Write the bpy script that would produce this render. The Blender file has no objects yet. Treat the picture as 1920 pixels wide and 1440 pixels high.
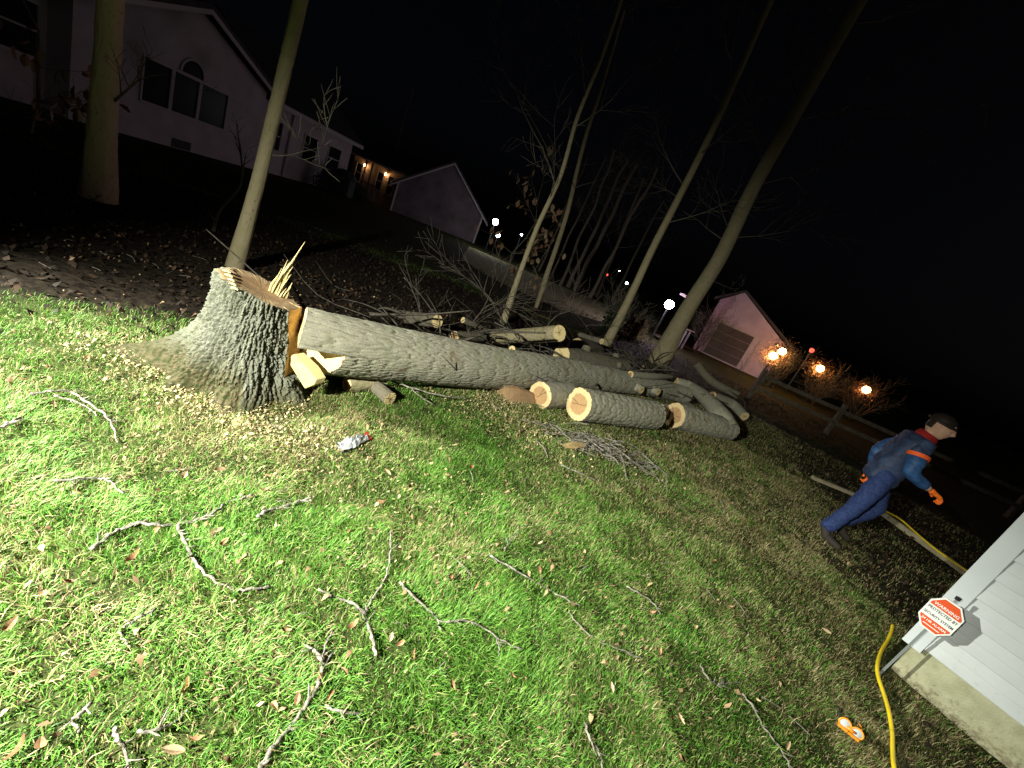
import bpy, bmesh, math, random
import numpy as np
from mathutils import Vector, Matrix

sc = bpy.context.scene
random.seed(7)
rng = np.random.default_rng(11)
R = math.radians

# ------------------------------------------------------------------ camera
F_PX, CAM_H = 800.0, 1.6                       # focal length in pixels of a 1920 wide frame, eye height
ROLL, PITCH = math.atan2(960., 2230.), math.atan(F_PX / math.hypot(960., 2230.))
fwd = np.array([0, math.cos(PITCH), -math.sin(PITCH)])
up0 = np.array([0, math.sin(PITCH), math.cos(PITCH)])
rt0 = np.array([1., 0, 0])
cR, sR = math.cos(ROLL), math.sin(ROLL)
cam_right, cam_up = rt0 * cR + up0 * sR, -rt0 * sR + up0 * cR
cam_data = bpy.data.cameras.new('camera')
cam = bpy.data.objects.new('camera', cam_data)
sc.collection.objects.link(cam)
cam_data.sensor_fit, cam_data.sensor_width, cam_data.lens = 'HORIZONTAL', 36.0, F_PX / 1920 * 36
cam_data.clip_start, cam_data.clip_end = 0.05, 600
m = Matrix.Identity(4)
for i in range(3):
    m[i][0], m[i][1], m[i][2] = cam_right[i], cam_up[i], -fwd[i]
m[0][3], m[1][3], m[2][3] = 0, 0, CAM_H
cam.matrix_world = m
sc.camera = cam

# ------------------------------------------------------------------ night sky, added house light, exposure
world = bpy.data.worlds.new('World')
sc.world = world
world.use_nodes = True
wn = world.node_tree.nodes
sky = wn.new('ShaderNodeTexSky')
sky.sky_type = 'NISHITA'
sky.sun_disc = False
sky.sun_elevation, sky.sun_rotation = R(20), R(115)
sky.air_density, sky.dust_density = 0.15, 8.0
bg = wn['Background']
world.node_tree.links.new(sky.outputs[0], bg.inputs[0])
bg.inputs[1].default_value = 0.0016

house_fill_d = bpy.data.lights.new('house_fill', 'SUN')  # dim pinkish lamp added to brighten the pale house walls
house_fill_d.energy, house_fill_d.angle, house_fill_d.color = 0.0035, R(1.5), (1.0, 0.76, 0.95)
house_fill = bpy.data.objects.new('house_fill', house_fill_d)
sc.collection.objects.link(house_fill)
house_fill.rotation_euler = Vector((-0.86, 0.37, -0.35)).to_track_quat('-Z', 'Y').to_euler()

def spot(name, loc, aim, watt, cone, blend, col, rad=0.05):
    d = bpy.data.lights.new(name, 'SPOT')
    d.energy, d.spot_size, d.spot_blend, d.color, d.shadow_soft_size = watt, R(cone), blend, col, rad
    o = bpy.data.objects.new(name, d)
    sc.collection.objects.link(o)
    o.location = loc
    o.rotation_euler = (Vector(aim) - Vector(loc)).to_track_quat('-Z', 'Y').to_euler()
# the two heads of the work light that stands to the left, outside the frame
spot('work_light', (-5.6, 0.75, 2.1), (-3.0, 1.0, 0.0), 6600, 80, 1.0, (0.96, 1.0, 0.86))
spot('work_light', (-2.0, -1.2, 2.1), (-0.75, 2.7, 0.0), 4000, 86, 1.0, (0.98, 1.0, 0.86))

vs = sc.view_settings
vs.view_transform, vs.look, vs.exposure, vs.gamma = 'Standard', 'None', 0.0, 1.0
vs.use_curve_mapping = False
sc.render.engine = 'CYCLES'
sc.cycles.use_denoising = True
sc.cycles.max_bounces, sc.cycles.diffuse_bounces, sc.cycles.glossy_bounces = 5, 3, 2
sc.cycles.transmission_bounces, sc.cycles.transparent_max_bounces = 3, 4
sc.cycles.sample_clamp_indirect = 4.0

# ------------------------------------------------------------------ pixel to place helpers (1920 x 1440 photograph)
def ray(x, y):
    u, v = x - 960., 720. - y
    return cam_right * u + cam_up * v + fwd * F_PX
CAMP = np.array([0, 0, CAM_H])
def G(x, y, z=0.0):
    r = ray(x, y); return Vector(CAMP + r * ((z - CAM_H) / r[2]))
def AT(x, y, Y):
    r = ray(x, y); return Vector(CAMP + r * (Y / r[1]))
def ONP(x, y, P, N):
    r = ray(x, y); P = np.array(P); N = np.array(N)
    return Vector(CAMP + r * (((P - CAMP) @ N) / (r @ N)))

# ------------------------------------------------------------------ noise helpers (vectorised)
def h2(ix, iy, s):
    v = np.sin(ix * 127.1 + iy * 311.7 + s * 74.7) * 43758.5453
    return v - np.floor(v)
def vnoise(x, y, s=0.):
    x = np.asarray(x, float); y = np.asarray(y, float)
    ix, iy = np.floor(x), np.floor(y); fx, fy = x - ix, y - iy
    fx, fy = fx * fx * (3 - 2 * fx), fy * fy * (3 - 2 * fy)
    a, b = h2(ix, iy, s), h2(ix + 1, iy, s)
    c, d = h2(ix, iy + 1, s), h2(ix + 1, iy + 1, s)
    return a + (b - a) * fx + (c - a) * fy + (a - b - c + d) * fx * fy
def fbm(x, y, s=0., o=3):
    t, a = 0, 0.5
    for k in range(o):
        t = t + a * vnoise(np.asarray(x) * 2 ** k, np.asarray(y) * 2 ** k, s + k * 3.1); a *= 0.5
    return t / (1 - 0.5 ** o)
def sstep(a, b, x):
    t = np.clip((np.asarray(x, float) - a) / (b - a), 0, 1); return t * t * (3 - 2 * t)
def bark_h(u, v, ncu, lv, s, sharp=2.0):
    """interlaced bark ridges; u is the turn round the stem 0..1, v runs along it in metres"""
    y = v / lv + 0.5 * fbm(np.cos(u * 6.283) * 3 + 7, np.sin(u * 6.283) * 3 + v * 4, s + 5)
    x = u * ncu + 0.9 * (fbm(np.cos(u * 6.283) * 4 + 9, np.sin(u * 6.283) * 4 + v * 9, s + 2) - 0.5)
    ix, iy = np.floor(x), np.floor(y)
    f1 = np.full(x.shape, 9.); f2 = np.full(x.shape, 9.)
    for dx in (-1, 0, 1):
        for dy in (-1, 0, 1):
            cx, cy = ix + dx, iy + dy
            wx = np.mod(cx, ncu)
            px, py = cx + 0.15 + 0.7 * h2(wx, cy, s), cy + 0.1 + 0.8 * h2(wx, cy, s + 9)
            d = np.hypot(x - px, (y - py) * 0.8)
            f2 = np.minimum(f2, np.maximum(f1, d)); f1 = np.minimum(f1, d)
    return np.clip((f2 - f1) * sharp, 0, 1) ** 0.7

# ------------------------------------------------------------------ materials
def mat(name, build=None, col=(.5, .5, .5), rough=.8, spec=.3, metal=0.):
    M = bpy.data.materials.new(name); M.use_nodes = True
    n, l = M.node_tree.nodes, M.node_tree.links
    p = n['Principled BSDF']
    p.inputs['Base Color'].default_value = (*col, 1)
    p.inputs['Roughness'].default_value = rough
    p.inputs['Specular IOR Level'].default_value = spec
    p.inputs['Metallic'].default_value = metal
    if build: build(n, l, p)
    return M
def noise_col(n, l, p, c1, c2, scale, detail=4, bump=0., bscale=None, coord='Object', stretch=None, rough=None):
    tc = n.new('ShaderNodeTexCoord'); src = tc.outputs[coord]
    if stretch:
        mp = n.new('ShaderNodeMapping'); mp.inputs['Scale'].default_value = stretch
        l.new(src, mp.inputs[0]); src = mp.outputs[0]
    t = n.new('ShaderNodeTexNoise'); t.inputs['Scale'].default_value = scale; t.inputs['Detail'].default_value = detail
    l.new(src, t.inputs['Vector'])
    r = n.new('ShaderNodeValToRGB')
    r.color_ramp.elements[0].position, r.color_ramp.elements[1].position = 0.32, 0.68
    r.color_ramp.elements[0].color, r.color_ramp.elements[1].color = (*c1, 1), (*c2, 1)
    l.new(t.outputs[0], r.inputs[0]); l.new(r.outputs[0], p.inputs['Base Color'])
    if bump:
        t2 = n.new('ShaderNodeTexNoise'); t2.inputs['Scale'].default_value = bscale or scale * 3; t2.inputs['Detail'].default_value = 5
        l.new(src, t2.inputs['Vector'])
        b = n.new('ShaderNodeBump'); b.inputs['Strength'].default_value = bump; b.inputs['Distance'].default_value = 0.01
        l.new(t2.outputs[0], b.inputs['Height']); l.new(b.outputs[0], p.inputs['Normal'])
    return r
def NM(name, c1, c2, scale, bump=0., rough=.8, spec=.25, **k):
    return mat(name, lambda n, l, p: noise_col(n, l, p, c1, c2, scale, bump=bump, **k), rough=rough, spec=spec)
def EM(name, col, strength):
    M = bpy.data.materials.new(name); M.use_nodes = True
    n, l = M.node_tree.nodes, M.node_tree.links
    e = n.new('ShaderNodeEmission'); e.inputs[0].default_value = (*col, 1); e.inputs[1].default_value = strength
    l.new(e.outputs[0], n['Material Output'].inputs[0]); return M

def bark_mat(name, lo, hi, lichen, amount, torn=None):
    def b(n, l, p):
        a = n.new('ShaderNodeAttribute'); a.attribute_name = 'ridge'
        tc = n.new('ShaderNodeTexCoord')
        t = n.new('ShaderNodeTexNoise'); t.inputs['Scale'].default_value = 60; t.inputs['Detail'].default_value = 5
        l.new(tc.outputs['Object'], t.inputs['Vector'])
        ad = n.new('ShaderNodeMath'); ad.operation = 'MULTIPLY_ADD'
        l.new(t.outputs[0], ad.inputs[0]); ad.inputs[1].default_value = 0.9; l.new(a.outputs['Fac'], ad.inputs[2])
        r = n.new('ShaderNodeValToRGB')
        r.color_ramp.elements[0].position, r.color_ramp.elements[1].position = 0.35, 1.35 / 1.5
        r.color_ramp.elements[0].color, r.color_ramp.elements[1].color = (*lo, 1), (*hi, 1)
        l.new(ad.outputs[0], r.inputs[0])
        t2 = n.new('ShaderNodeTexNoise'); t2.inputs['Scale'].default_value = 7; t2.inputs['Detail'].default_value = 6
        l.new(tc.outputs['Object'], t2.inputs['Vector'])
        r2 = n.new('ShaderNodeValToRGB')
        r2.color_ramp.elements[0].position, r2.color_ramp.elements[1].position = 0.45, 0.72
        r2.color_ramp.elements[1].color = (amount, amount, amount, 1)
        r2.color_ramp.elements[0].color = (0, 0, 0, 1)
        l.new(t2.outputs[0], r2.inputs[0])
        mx = n.new('ShaderNodeMixRGB'); l.new(r2.outputs[0], mx.inputs[0]); l.new(r.outputs[0], mx.inputs[1])
        mx.inputs[2].default_value = (*lichen, 1)
        if torn:                                                    # patches where the outer bark was scraped off
            t4 = n.new('ShaderNodeTexNoise'); t4.inputs['Scale'].default_value = 4.5; t4.inputs['Detail'].default_value = 7; t4.inputs['Roughness'].default_value = .65
            l.new(tc.outputs['Object'], t4.inputs['Vector'])
            r4 = n.new('ShaderNodeValToRGB'); r4.color_ramp.elements[0].position, r4.color_ramp.elements[1].position = .60, .65
            l.new(t4.outputs[0], r4.inputs[0])
            m4 = n.new('ShaderNodeMixRGB'); l.new(r4.outputs[0], m4.inputs[0]); l.new(mx.outputs[0], m4.inputs[1]); m4.inputs[2].default_value = (*torn, 1); mx = m4
        ds = n.new('ShaderNodeAttribute'); ds.attribute_name = 'dust'          # sawdust and moss caught on the low roots
        t3 = n.new('ShaderNodeTexNoise'); t3.inputs['Scale'].default_value = 40; l.new(tc.outputs['Object'], t3.inputs['Vector'])
        r3 = n.new('ShaderNodeValToRGB'); r3.color_ramp.elements[0].position, r3.color_ramp.elements[1].position = .38, .62
        r3.color_ramp.elements[0].color, r3.color_ramp.elements[1].color = (.024, .028, .009, 1), (.062, .050, .026, 1)
        l.new(t3.outputs[0], r3.inputs[0])
        mx3 = n.new('ShaderNodeMixRGB'); l.new(ds.outputs['Fac'], mx3.inputs[0]); l.new(mx.outputs[0], mx3.inputs[1]); l.new(r3.outputs[0], mx3.inputs[2])
        l.new(mx3.outputs[0], p.inputs['Base Color'])
        bp = n.new('ShaderNodeBump'); bp.inputs['Strength'].default_value = .5; bp.inputs['Distance'].default_value = .006
        l.new(t.outputs[0], bp.inputs['Height']); l.new(bp.outputs[0], p.inputs['Normal'])
    return mat(name, b, rough=.9, spec=.15)
def wood_mat(name, heart, sap, rim, hr=.62):
    def b(n, l, p):
        a = n.new('ShaderNodeAttribute'); a.attribute_name = 'rr'
        tc = n.new('ShaderNodeTexCoord')
        t = n.new('ShaderNodeTexNoise'); t.inputs['Scale'].default_value = 9; t.inputs['Detail'].default_value = 4
        l.new(tc.outputs['Object'], t.inputs['Vector'])
        ad = n.new('ShaderNodeMath'); ad.operation = 'MULTIPLY_ADD'
        l.new(t.outputs[0], ad.inputs[0]); ad.inputs[1].default_value = .16; l.new(a.outputs['Fac'], ad.inputs[2])
        r = n.new('ShaderNodeValToRGB'); e = r.color_ramp.elements
        e[0].position, e[0].color = 0.0, (*[c * .8 for c in heart], 1)
        e[1].position, e[1].color = 1.0, (*rim, 1)
        for pos, c in ((.10, heart), (hr, heart), (hr + .07, sap), (.975, sap)):
            x = e.new(pos); x.color = (*c, 1)
        sc_ = n.new('ShaderNodeMath'); sc_.operation = 'SUBTRACT'; sc_.inputs[1].default_value = .08
        l.new(ad.outputs[0], sc_.inputs[0]); l.new(sc_.outputs[0], r.inputs[0])
        w = n.new('ShaderNodeMath'); w.operation = 'MULTIPLY'; w.inputs[1].default_value = 150
        l.new(ad.outputs[0], w.inputs[0])
        sn = n.new('ShaderNodeMath'); sn.operation = 'SINE'; l.new(w.outputs[0], sn.inputs[0])
        t2 = n.new('ShaderNodeTexNoise'); t2.inputs['Scale'].default_value = 45; t2.inputs['Detail'].default_value = 6
        l.new(tc.outputs['Object'], t2.inputs['Vector'])
        am = n.new('ShaderNodeMath'); am.operation = 'MULTIPLY_ADD'; am.inputs[1].default_value = .07; am.inputs[2].default_value = .72
        l.new(sn.outputs[0], am.inputs[0])
        am2 = n.new('ShaderNodeMath'); am2.operation = 'MULTIPLY_ADD'; am2.inputs[1].default_value = .5
        l.new(t2.outputs[0], am2.inputs[0]); l.new(am.outputs[0], am2.inputs[2])
        mx = n.new('ShaderNodeMixRGB'); mx.blend_type = 'MULTIPLY'; mx.inputs[0].default_value = 1
        l.new(r.outputs[0], mx.inputs[1]); l.new(am2.outputs[0], mx.inputs[2])
        ck = n.new('ShaderNodeAttribute'); ck.attribute_name = 'crack'
        m5 = n.new('ShaderNodeMixRGB'); l.new(ck.outputs['Fac'], m5.inputs[0]); l.new(mx.outputs[0], m5.inputs[1]); m5.inputs[2].default_value = (.06, .035, .018, 1)
        l.new(m5.outputs[0], p.inputs['Base Color'])
        bp = n.new('ShaderNodeBump'); bp.inputs['Strength'].default_value = .35; bp.inputs['Distance'].default_value = .004
        l.new(t2.outputs[0], bp.inputs['Height']); l.new(bp.outputs[0], p.inputs['Normal'])
    return mat(name, b, rough=.75, spec=.2)
def attr_mat(name, attr='col', rough=.6, spec=.3, transl=0.):
    M = bpy.data.materials.new(name); M.use_nodes = True
    n, l = M.node_tree.nodes, M.node_tree.links
    p = n['Principled BSDF']; p.inputs['Roughness'].default_value = rough; p.inputs['Specular IOR Level'].default_value = spec
    a = n.new('ShaderNodeAttribute'); a.attribute_name = attr
    l.new(a.outputs['Color'], p.inputs['Base Color'])
    if transl:
        t = n.new('ShaderNodeBsdfTranslucent'); l.new(a.outputs['Color'], t.inputs[0])
        mx = n.new('ShaderNodeMixShader'); mx.inputs[0].default_value = transl
        l.new(p.outputs[0], mx.inputs[1]); l.new(t.outputs[0], mx.inputs[2]); l.new(mx.outputs[0], n['Material Output'].inputs[0])
    return M

def dirty(name, c1, c2, scale, top, rough=.9, amt=.8, bump=.35):
    """painted surface with mud splashed up from the ground, fading out by the height top"""
    def b(n, l, p):
        r = noise_col(n, l, p, c1, c2, scale, bump=bump, bscale=90)
        tc = n.new('ShaderNodeTexCoord'); ge = n.new('ShaderNodeNewGeometry'); sx = n.new('ShaderNodeSeparateXYZ'); l.new(ge.outputs['Position'], sx.inputs[0])
        t = n.new('ShaderNodeTexNoise'); t.inputs['Scale'].default_value = 26; t.inputs['Detail'].default_value = 8; t.inputs['Roughness'].default_value = .7
        l.new(ge.outputs['Position'], t.inputs['Vector'])
        mr = n.new('ShaderNodeMapRange'); mr.inputs['From Min'].default_value = top; mr.inputs['From Max'].default_value = 0.; mr.inputs['To Min'].default_value = -.22; mr.inputs['To Max'].default_value = .12
        l.new(sx.outputs['Z'], mr.inputs[0])
        ad = n.new('ShaderNodeMath'); ad.operation = 'ADD'; l.new(t.outputs[0], ad.inputs[0]); l.new(mr.outputs[0], ad.inputs[1])
        cr = n.new('ShaderNodeValToRGB'); cr.color_ramp.elements[0].position, cr.color_ramp.elements[1].position = .50, .68
        cr.color_ramp.elements[1].color = (amt, amt, amt, 1); cr.color_ramp.elements[0].color = (0, 0, 0, 1)
        l.new(ad.outputs[0], cr.inputs[0])
        mx = n.new('ShaderNodeMixRGB'); l.new(cr.outputs[0], mx.inputs[0]); l.new(r.outputs[0], mx.inputs[1]); mx.inputs[2].default_value = (.13, .10, .055, 1)
        l.new(mx.outputs[0], p.inputs['Base Color'])
    return mat(name, b, rough=rough, spec=.3)
MT = dict(
    stump=bark_mat('stump_bark', (.050, .049, .038), (.102, .103, .080), (.070, .075, .040), .45),
    log=bark_mat('log_bark', (.034, .031, .024), (.225, .21, .163), (.155, .165, .095), .5, (.15, .12, .08)),
    dtrunk=bark_mat('brown_trunk_bark', (.12, .092, .06), (.42, .33, .23), (.34, .28, .17), .5),
    trunk=bark_mat('trunk_bark', (.055, .044, .028), (.24, .20, .125), (.18, .17, .08), .7),
    dbark=bark_mat('branch_bark', (.028, .024, .018), (.11, .095, .07), (.08, .085, .045), .4),
    cut=wood_mat('cut_wood', (.33, .20, .095), (.52, .385, .20), (.12, .075, .04)),
    cutpale=wood_mat('pale_cut_wood', (.42, .30, .14), (.52, .41, .21), (.13, .085, .045), .25),
    cutdark=wood_mat('weathered_cut_wood', (.27, .17, .09), (.36, .25, .14), (.12, .08, .05)),
    splinter=NM('splintered_wood', (.32, .25, .105), (.48, .40, .20), 30, bump=.4, stretch=(6, 6, .6)),
    notch=NM('notch_wood', (.42, .24, .08), (.60, .38, .15), 25, bump=.4, stretch=(1, 1, 5)),
    stick=NM('stick_bark', (.07, .058, .046), (.25, .225, .19), 55, bump=.7),
    twig=NM('twig_bark', (.03, .024, .018), (.075, .063, .05), 30),
    leaf=NM('dry_leaf', (.10, .048, .022), (.24, .135, .065), 18, rough=.55, spec=.35),
    leafpale=NM('pale_dry_leaf', (.19, .125, .07), (.36, .26, .155), 18, rough=.55, spec=.35),
    grass=attr_mat('grass_blades', rough=.55, spec=.28, transl=.30),
    litter=attr_mat('leaf_litter', rough=.7, spec=.2),
    chips=attr_mat('sawdust_chips', rough=.85, spec=.1),
    siding=dirty('white_vinyl_siding', (.50, .52, .535), (.57, .59, .605), 5, .55, .45, .35, .04),
    trim=NM('white_corner_trim', (.53, .55, .58), (.58, .60, .63), 4, rough=.4, spec=.4),
    found=dirty('painted_concrete', (.31, .30, .19), (.42, .405, .275), 14, .22),
    shedwall=NM('lamp_tinted_shed_siding', (.34, .26, .33), (.44, .34, .43), 2, rough=.75),  # the lamp's purple tint is put into the siding colour
    farwhite=NM('far_white_siding', (.30, .265, .285), (.38, .335, .36), 2, rough=.7),
    fargrey=NM('garage_siding', (.065, .05, .06), (.13, .10, .12), 1.2, rough=.8),
    fartrim=mat('far_trim', col=(.36, .32, .34), rough=.6),
    roof=NM('dark_shingles', (.025, .024, .026), (.05, .047, .05), 6, bump=.4),
    glass=mat('dark_glass', col=(.006, .007, .009), rough=.3, spec=.05),
    dark=NM('dark_cover', (.02, .02, .022), (.05, .05, .052), 8, bump=.3, rough=.7),
    door=NM('dark_garage_door', (.045, .035, .038), (.07, .055, .06), 5, rough=.7),
    fence=NM('weathered_rail', (.045, .036, .023), (.10, .082, .055), 12, bump=.5, stretch=(1, 1, 1)),
    board=NM('raw_board', (.22, .185, .115), (.36, .31, .21), 14, bump=.3),
    metal=mat('dark_metal', col=(.05, .052, .055), rough=.45, metal=.6),
    stake=mat('sign_stake', col=(.30, .33, .33), rough=.4, metal=.7),
    signw=mat('sign_white', col=(.80, .82, .80), rough=.35, spec=.4),
    signr=mat('sign_red', col=(.72, .085, .018), rough=.35, spec=.4),
    signk=mat('sign_black', col=(.03, .032, .034), rough=.5),
    hose=NM('yellow_hose', (.72, .50, .01), (.85, .62, .02), 12, rough=.35, spec=.5),
    orange=mat('orange_plastic', col=(.85, .27, .015), rough=.3, spec=.5),
    lens=mat('lens_reflection', col=(.42, .46, .48), rough=.06, spec=.6),  # opaque; the white reflection is put into the lens colour
    denim=NM('blue_denim', (.013, .024, .085), (.028, .048, .15), 40, bump=.2),
    jacket=NM('blue_jacket', (.016, .024, .05), (.035, .055, .12), 12, bump=.4, rough=.6),
    sleeve=NM('blue_sleeve', (.012, .04, .12), (.035, .10, .25), 14, bump=.3, rough=.55),
    stripe=mat('orange_stripe', col=(.80, .11, .02), rough=.6),
    glove=NM('orange_glove', (.75, .12, .01), (.9, .19, .02), 30, bump=.2, rough=.6),
    skin=NM('skin', (.48, .27, .19), (.58, .35, .25), 20, rough=.5),
    hair=mat('dark_hair', col=(.02, .014, .01), rough=.6),
    red=NM('red_knit', (.20, .008, .008), (.32, .012, .014), 60, bump=.4),
    boot=mat('dark_boot', col=(.04, .032, .028), rough=.6),
    eye=mat('eye_white', col=(.7, .7, .68), rough=.3),
    wrapper=NM('white_litter', (.40, .41, .44), (.62, .63, .66), 20, rough=.35, spec=.5),
    wrapgrey=NM('grey_litter', (.16, .17, .17), (.34, .35, .34), 25, rough=.5),
    wrapred=mat('red_litter', col=(.32, .035, .022), rough=.5),
    leafdark=NM('dark_evergreen', (.008, .012, .007), (.02, .028, .014), 12, rough=.6),
    warmwall=NM('warm_clapboard', (.34, .27, .22), (.42, .34, .28), 4, rough=.7),
    dishgrey=mat('grey_reflector', col=(.004, .0027, .0048), rough=.9, spec=0.),
    dishamber=mat('amber_reflector', col=(.13, .038, .008), rough=.9, spec=0.),
    lampwhite=EM('white_lamp_glass', (1, .93, .97), 50),
    lampsmall=EM('small_white_lamp', (.95, .97, 1), 60),
    lamppink=EM('pinkish_lamp_glass', (1, .76, 1), 200),
    lampwarm=EM('warm_lamp_glass', (1, .52, .20), 55),
    lampamber=EM('amber_lamp_glass', (1, .50, .17), 150),
    lampamber2=EM('amber_lamp_dim', (1, .46, .14), 95),
    lampdim=EM('amber_lamp_faint', (1, .36, .10), 45),
    lampred=EM('red_lamp_glass', (1, .09, .05), 3),
)

# ------------------------------------------------------------------ objects
COL = sc.collection
def tag(o, label=None, cat=None, group=None, kind=None):
    if label: o['label'] = label
    if cat: o['category'] = cat
    if group: o['group'] = group
    if kind: o['kind'] = kind
    return o
def thing(name, loc, label, cat, group=None, rz=0.):
    o = bpy.data.objects.new(name, None); COL.objects.link(o)
    o.empty_display_size = .1
    o.location = loc; o.rotation_euler = (0, 0, rz)
    return tag(o, label, cat, group)
def obj(name, me, material=None, parent=None, smooth=False, loc=None, local=False):
    if material is not None and not me.materials: me.materials.append(material)
    if smooth: me.polygons.foreach_set('use_smooth', np.ones(len(me.polygons), bool))
    o = bpy.data.objects.new(name, me); COL.objects.link(o)
    if parent is not None:
        o.parent = parent
        if not local: o.matrix_parent_inverse = wmat(parent).inverted()     # shapes are written in world coordinates
    if loc is not None: o.location = loc
    return o
def wmat(o):
    return o.matrix_basis.copy() if o.parent is None else wmat(o.parent) @ o.matrix_parent_inverse @ o.matrix_basis
def mesh(name, v, f):
    me = bpy.data.meshes.new(name); me.from_pydata([tuple(p) for p in v], [], [tuple(int(i) for i in q) for q in f]); me.update(); return me
def fattr(me, name, vals):
    a = me.attributes.new(name, 'FLOAT', 'POINT'); a.data.foreach_set('value', np.asarray(vals, np.float32))
def cattr(me, name, vals):
    a = me.attributes.new(name, 'FLOAT_COLOR', 'POINT'); a.data.foreach_set('color', np.asarray(vals, np.float32).ravel())

class MB:
    """collects boxes, prisms and tubes for one mesh"""
    def __init__(s): s.v, s.f = [], []
    def add(s, v, f):
        k = len(s.v); s.v += [Vector(p) for p in v]; s.f += [[i + k for i in q] for q in f]; return s
    def box(s, c, d, M=None, bev=0.):
        x, y, z = d[0] / 2, d[1] / 2, d[2] / 2
        v = [Vector((a * x, b * y, e * z)) for e in (-1, 1) for b in (-1, 1) for a in (-1, 1)]
        if M is not None: v = [M @ p for p in v]
        v = [p + Vector(c) for p in v]
        return s.add(v, [(0, 2, 3, 1), (4, 5, 7, 6), (0, 1, 5, 4), (2, 6, 7, 3), (0, 4, 6, 2), (1, 3, 7, 5)])
    def beam(s, a, b, w, h, up=(0, 0, 1)):
        a, b = Vector(a), Vector(b); t = (b - a).normalized(); u = Vector(up)
        x = t.cross(u).normalized(); y = x.cross(t)
        v = [p + x * i * w / 2 + y * j * h / 2 for p in (a, b) for i, j in ((-1, -1), (1, -1), (1, 1), (-1, 1))]
        return s.add(v, [(0, 3, 2, 1), (4, 5, 6, 7), (0, 1, 5, 4), (1, 2, 6, 5), (2, 3, 7, 6), (3, 0, 4, 7)])
    def prism(s, poly, d):
        n = len(poly); d = Vector(d); v = [Vector(p) for p in poly]; v += [p + d for p in v]
        return s.add(v, [list(range(n))[::-1], list(range(n, 2 * n))] + [(i, (i + 1) % n, n + (i + 1) % n, n + i) for i in range(n)])
    def tube(s, pts, rad, n=6, cap=True):
        pts = [Vector(p) for p in pts]
        if not hasattr(rad, '__len__'): rad = [rad] * len(pts)
        k = len(s.v); prev = None
        for i, p in enumerate(pts):
            t = (pts[min(i + 1, len(pts) - 1)] - pts[max(i - 1, 0)]).normalized()
            if prev is None:
                prev = t.orthogonal().normalized()
            x = (prev - t * prev.dot(t)).normalized(); prev = x; y = t.cross(x)
            for j in range(n):
                a = j * 2 * math.pi / n
                s.v.append(p + (x * math.cos(a) + y * math.sin(a)) * rad[i])
        for i in range(len(pts) - 1):
            for j in range(n):
                s.f.append([k + i * n + j, k + i * n + (j + 1) % n, k + (i + 1) * n + (j + 1) % n, k + (i + 1) * n + j])
        if cap:
            s.f.append([k + j for j in range(n)][::-1]); s.f.append([k + (len(pts) - 1) * n + j for j in range(n)])
        return s
    def sphere(s, c, r, nu=12, nv=8, sc_=(1, 1, 1)):
        c = Vector(c); v = [c + Vector((0, 0, r * sc_[2]))]; f = []
        for i in range(1, nv):
            a = math.pi * i / nv
            for j in range(nu):
                b = 2 * math.pi * j / nu
                v.append(c + Vector((r * sc_[0] * math.sin(a) * math.cos(b), r * sc_[1] * math.sin(a) * math.sin(b), r * sc_[2] * math.cos(a))))
        v.append(c - Vector((0, 0, r * sc_[2]))); L = len(v) - 1
        for j in range(nu):
            f.append((0, 1 + j, 1 + (j + 1) % nu)); f.append((L, 1 + (nv - 2) * nu + (j + 1) % nu, 1 + (nv - 2) * nu + j))
        for i in range(nv - 2):
            for j in range(nu):
                a = 1 + i * nu; f.append((a + j, a + nu + j, a + nu + (j + 1) % nu, a + (j + 1) % nu))
        return s.add(v, f)
    def build(s, name, material, parent=None, smooth=False, origin=None):
        o = Vector(origin) if origin is not None else Vector((0, 0, 0))
        me = mesh(name, [p - o for p in s.v], s.f)
        return obj(name, me, material, parent, smooth, loc=origin)
def smooth_path(pts, n=5):
    """Catmull-Rom through points"""
    P = [Vector(p) for p in pts]; P = [P[0] * 2 - P[1]] + P + [P[-1] * 2 - P[-2]]; out = []
    for i in range(1, len(P) - 2):
        a, b, c, d = P[i - 1:i + 3]
        for k in range(n):
            t = k / n
            out.append(.5 * ((2 * b) + (c - a) * t + (2 * a - 5 * b + 4 * c - d) * t * t + (3 * b - a - 3 * c + d) * t ** 3))
    out.append(P[-2]); return out
def lerp(a, b, t): return a + (b - a) * t

# ================================================================== THE SETTING
WALL_A = G(1669, 1253); WALL_B = G(1897, 1431)
ww = Vector((math.cos(R(-50.6)), math.sin(R(-50.6)), 0)); wnrm = Vector((ww.y, -ww.x, 0))
if wnrm.y > 0: wnrm = -wnrm
CORNER = WALL_A + wnrm * .03 - ww * .055
STUMP = Vector((-1.74, 2.63, 0))

def lawn_mask(x, y):
    """1 on the mown lawn, 0 on leaf litter and bare soil"""
    x = np.asarray(x, float); y = np.asarray(y, float)
    wob = (fbm(x * 1.3, y * 1.3, 3.) - .5) * .9
    # edge of the lawn behind the stump and the felled log
    back = (x + 3.6) * .70 - (y - 2.15) * .714
    a = sstep(-.35, .25, back - .25 + wob * .55)
    # soil by the corner of the white house
    d = (3.62 - x) + (y - 3.2) * .38
    b = .22 + .78 * sstep(-.35, .5, d + wob * .8)
    far = sstep(9.5, 11.5, np.hypot(x, y) + wob * 2)
    return np.clip(np.maximum(a * b, 0.0), 0, 1) * (1 - far) + far * .55
def gz(x, y):
    x = np.asarray(x, float); y = np.asarray(y, float)
    return (fbm(x * 2.2, y * 2.2, 8.) - .5) * .035 * (1 - sstep(7, 10, np.hypot(x, y)))

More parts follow.
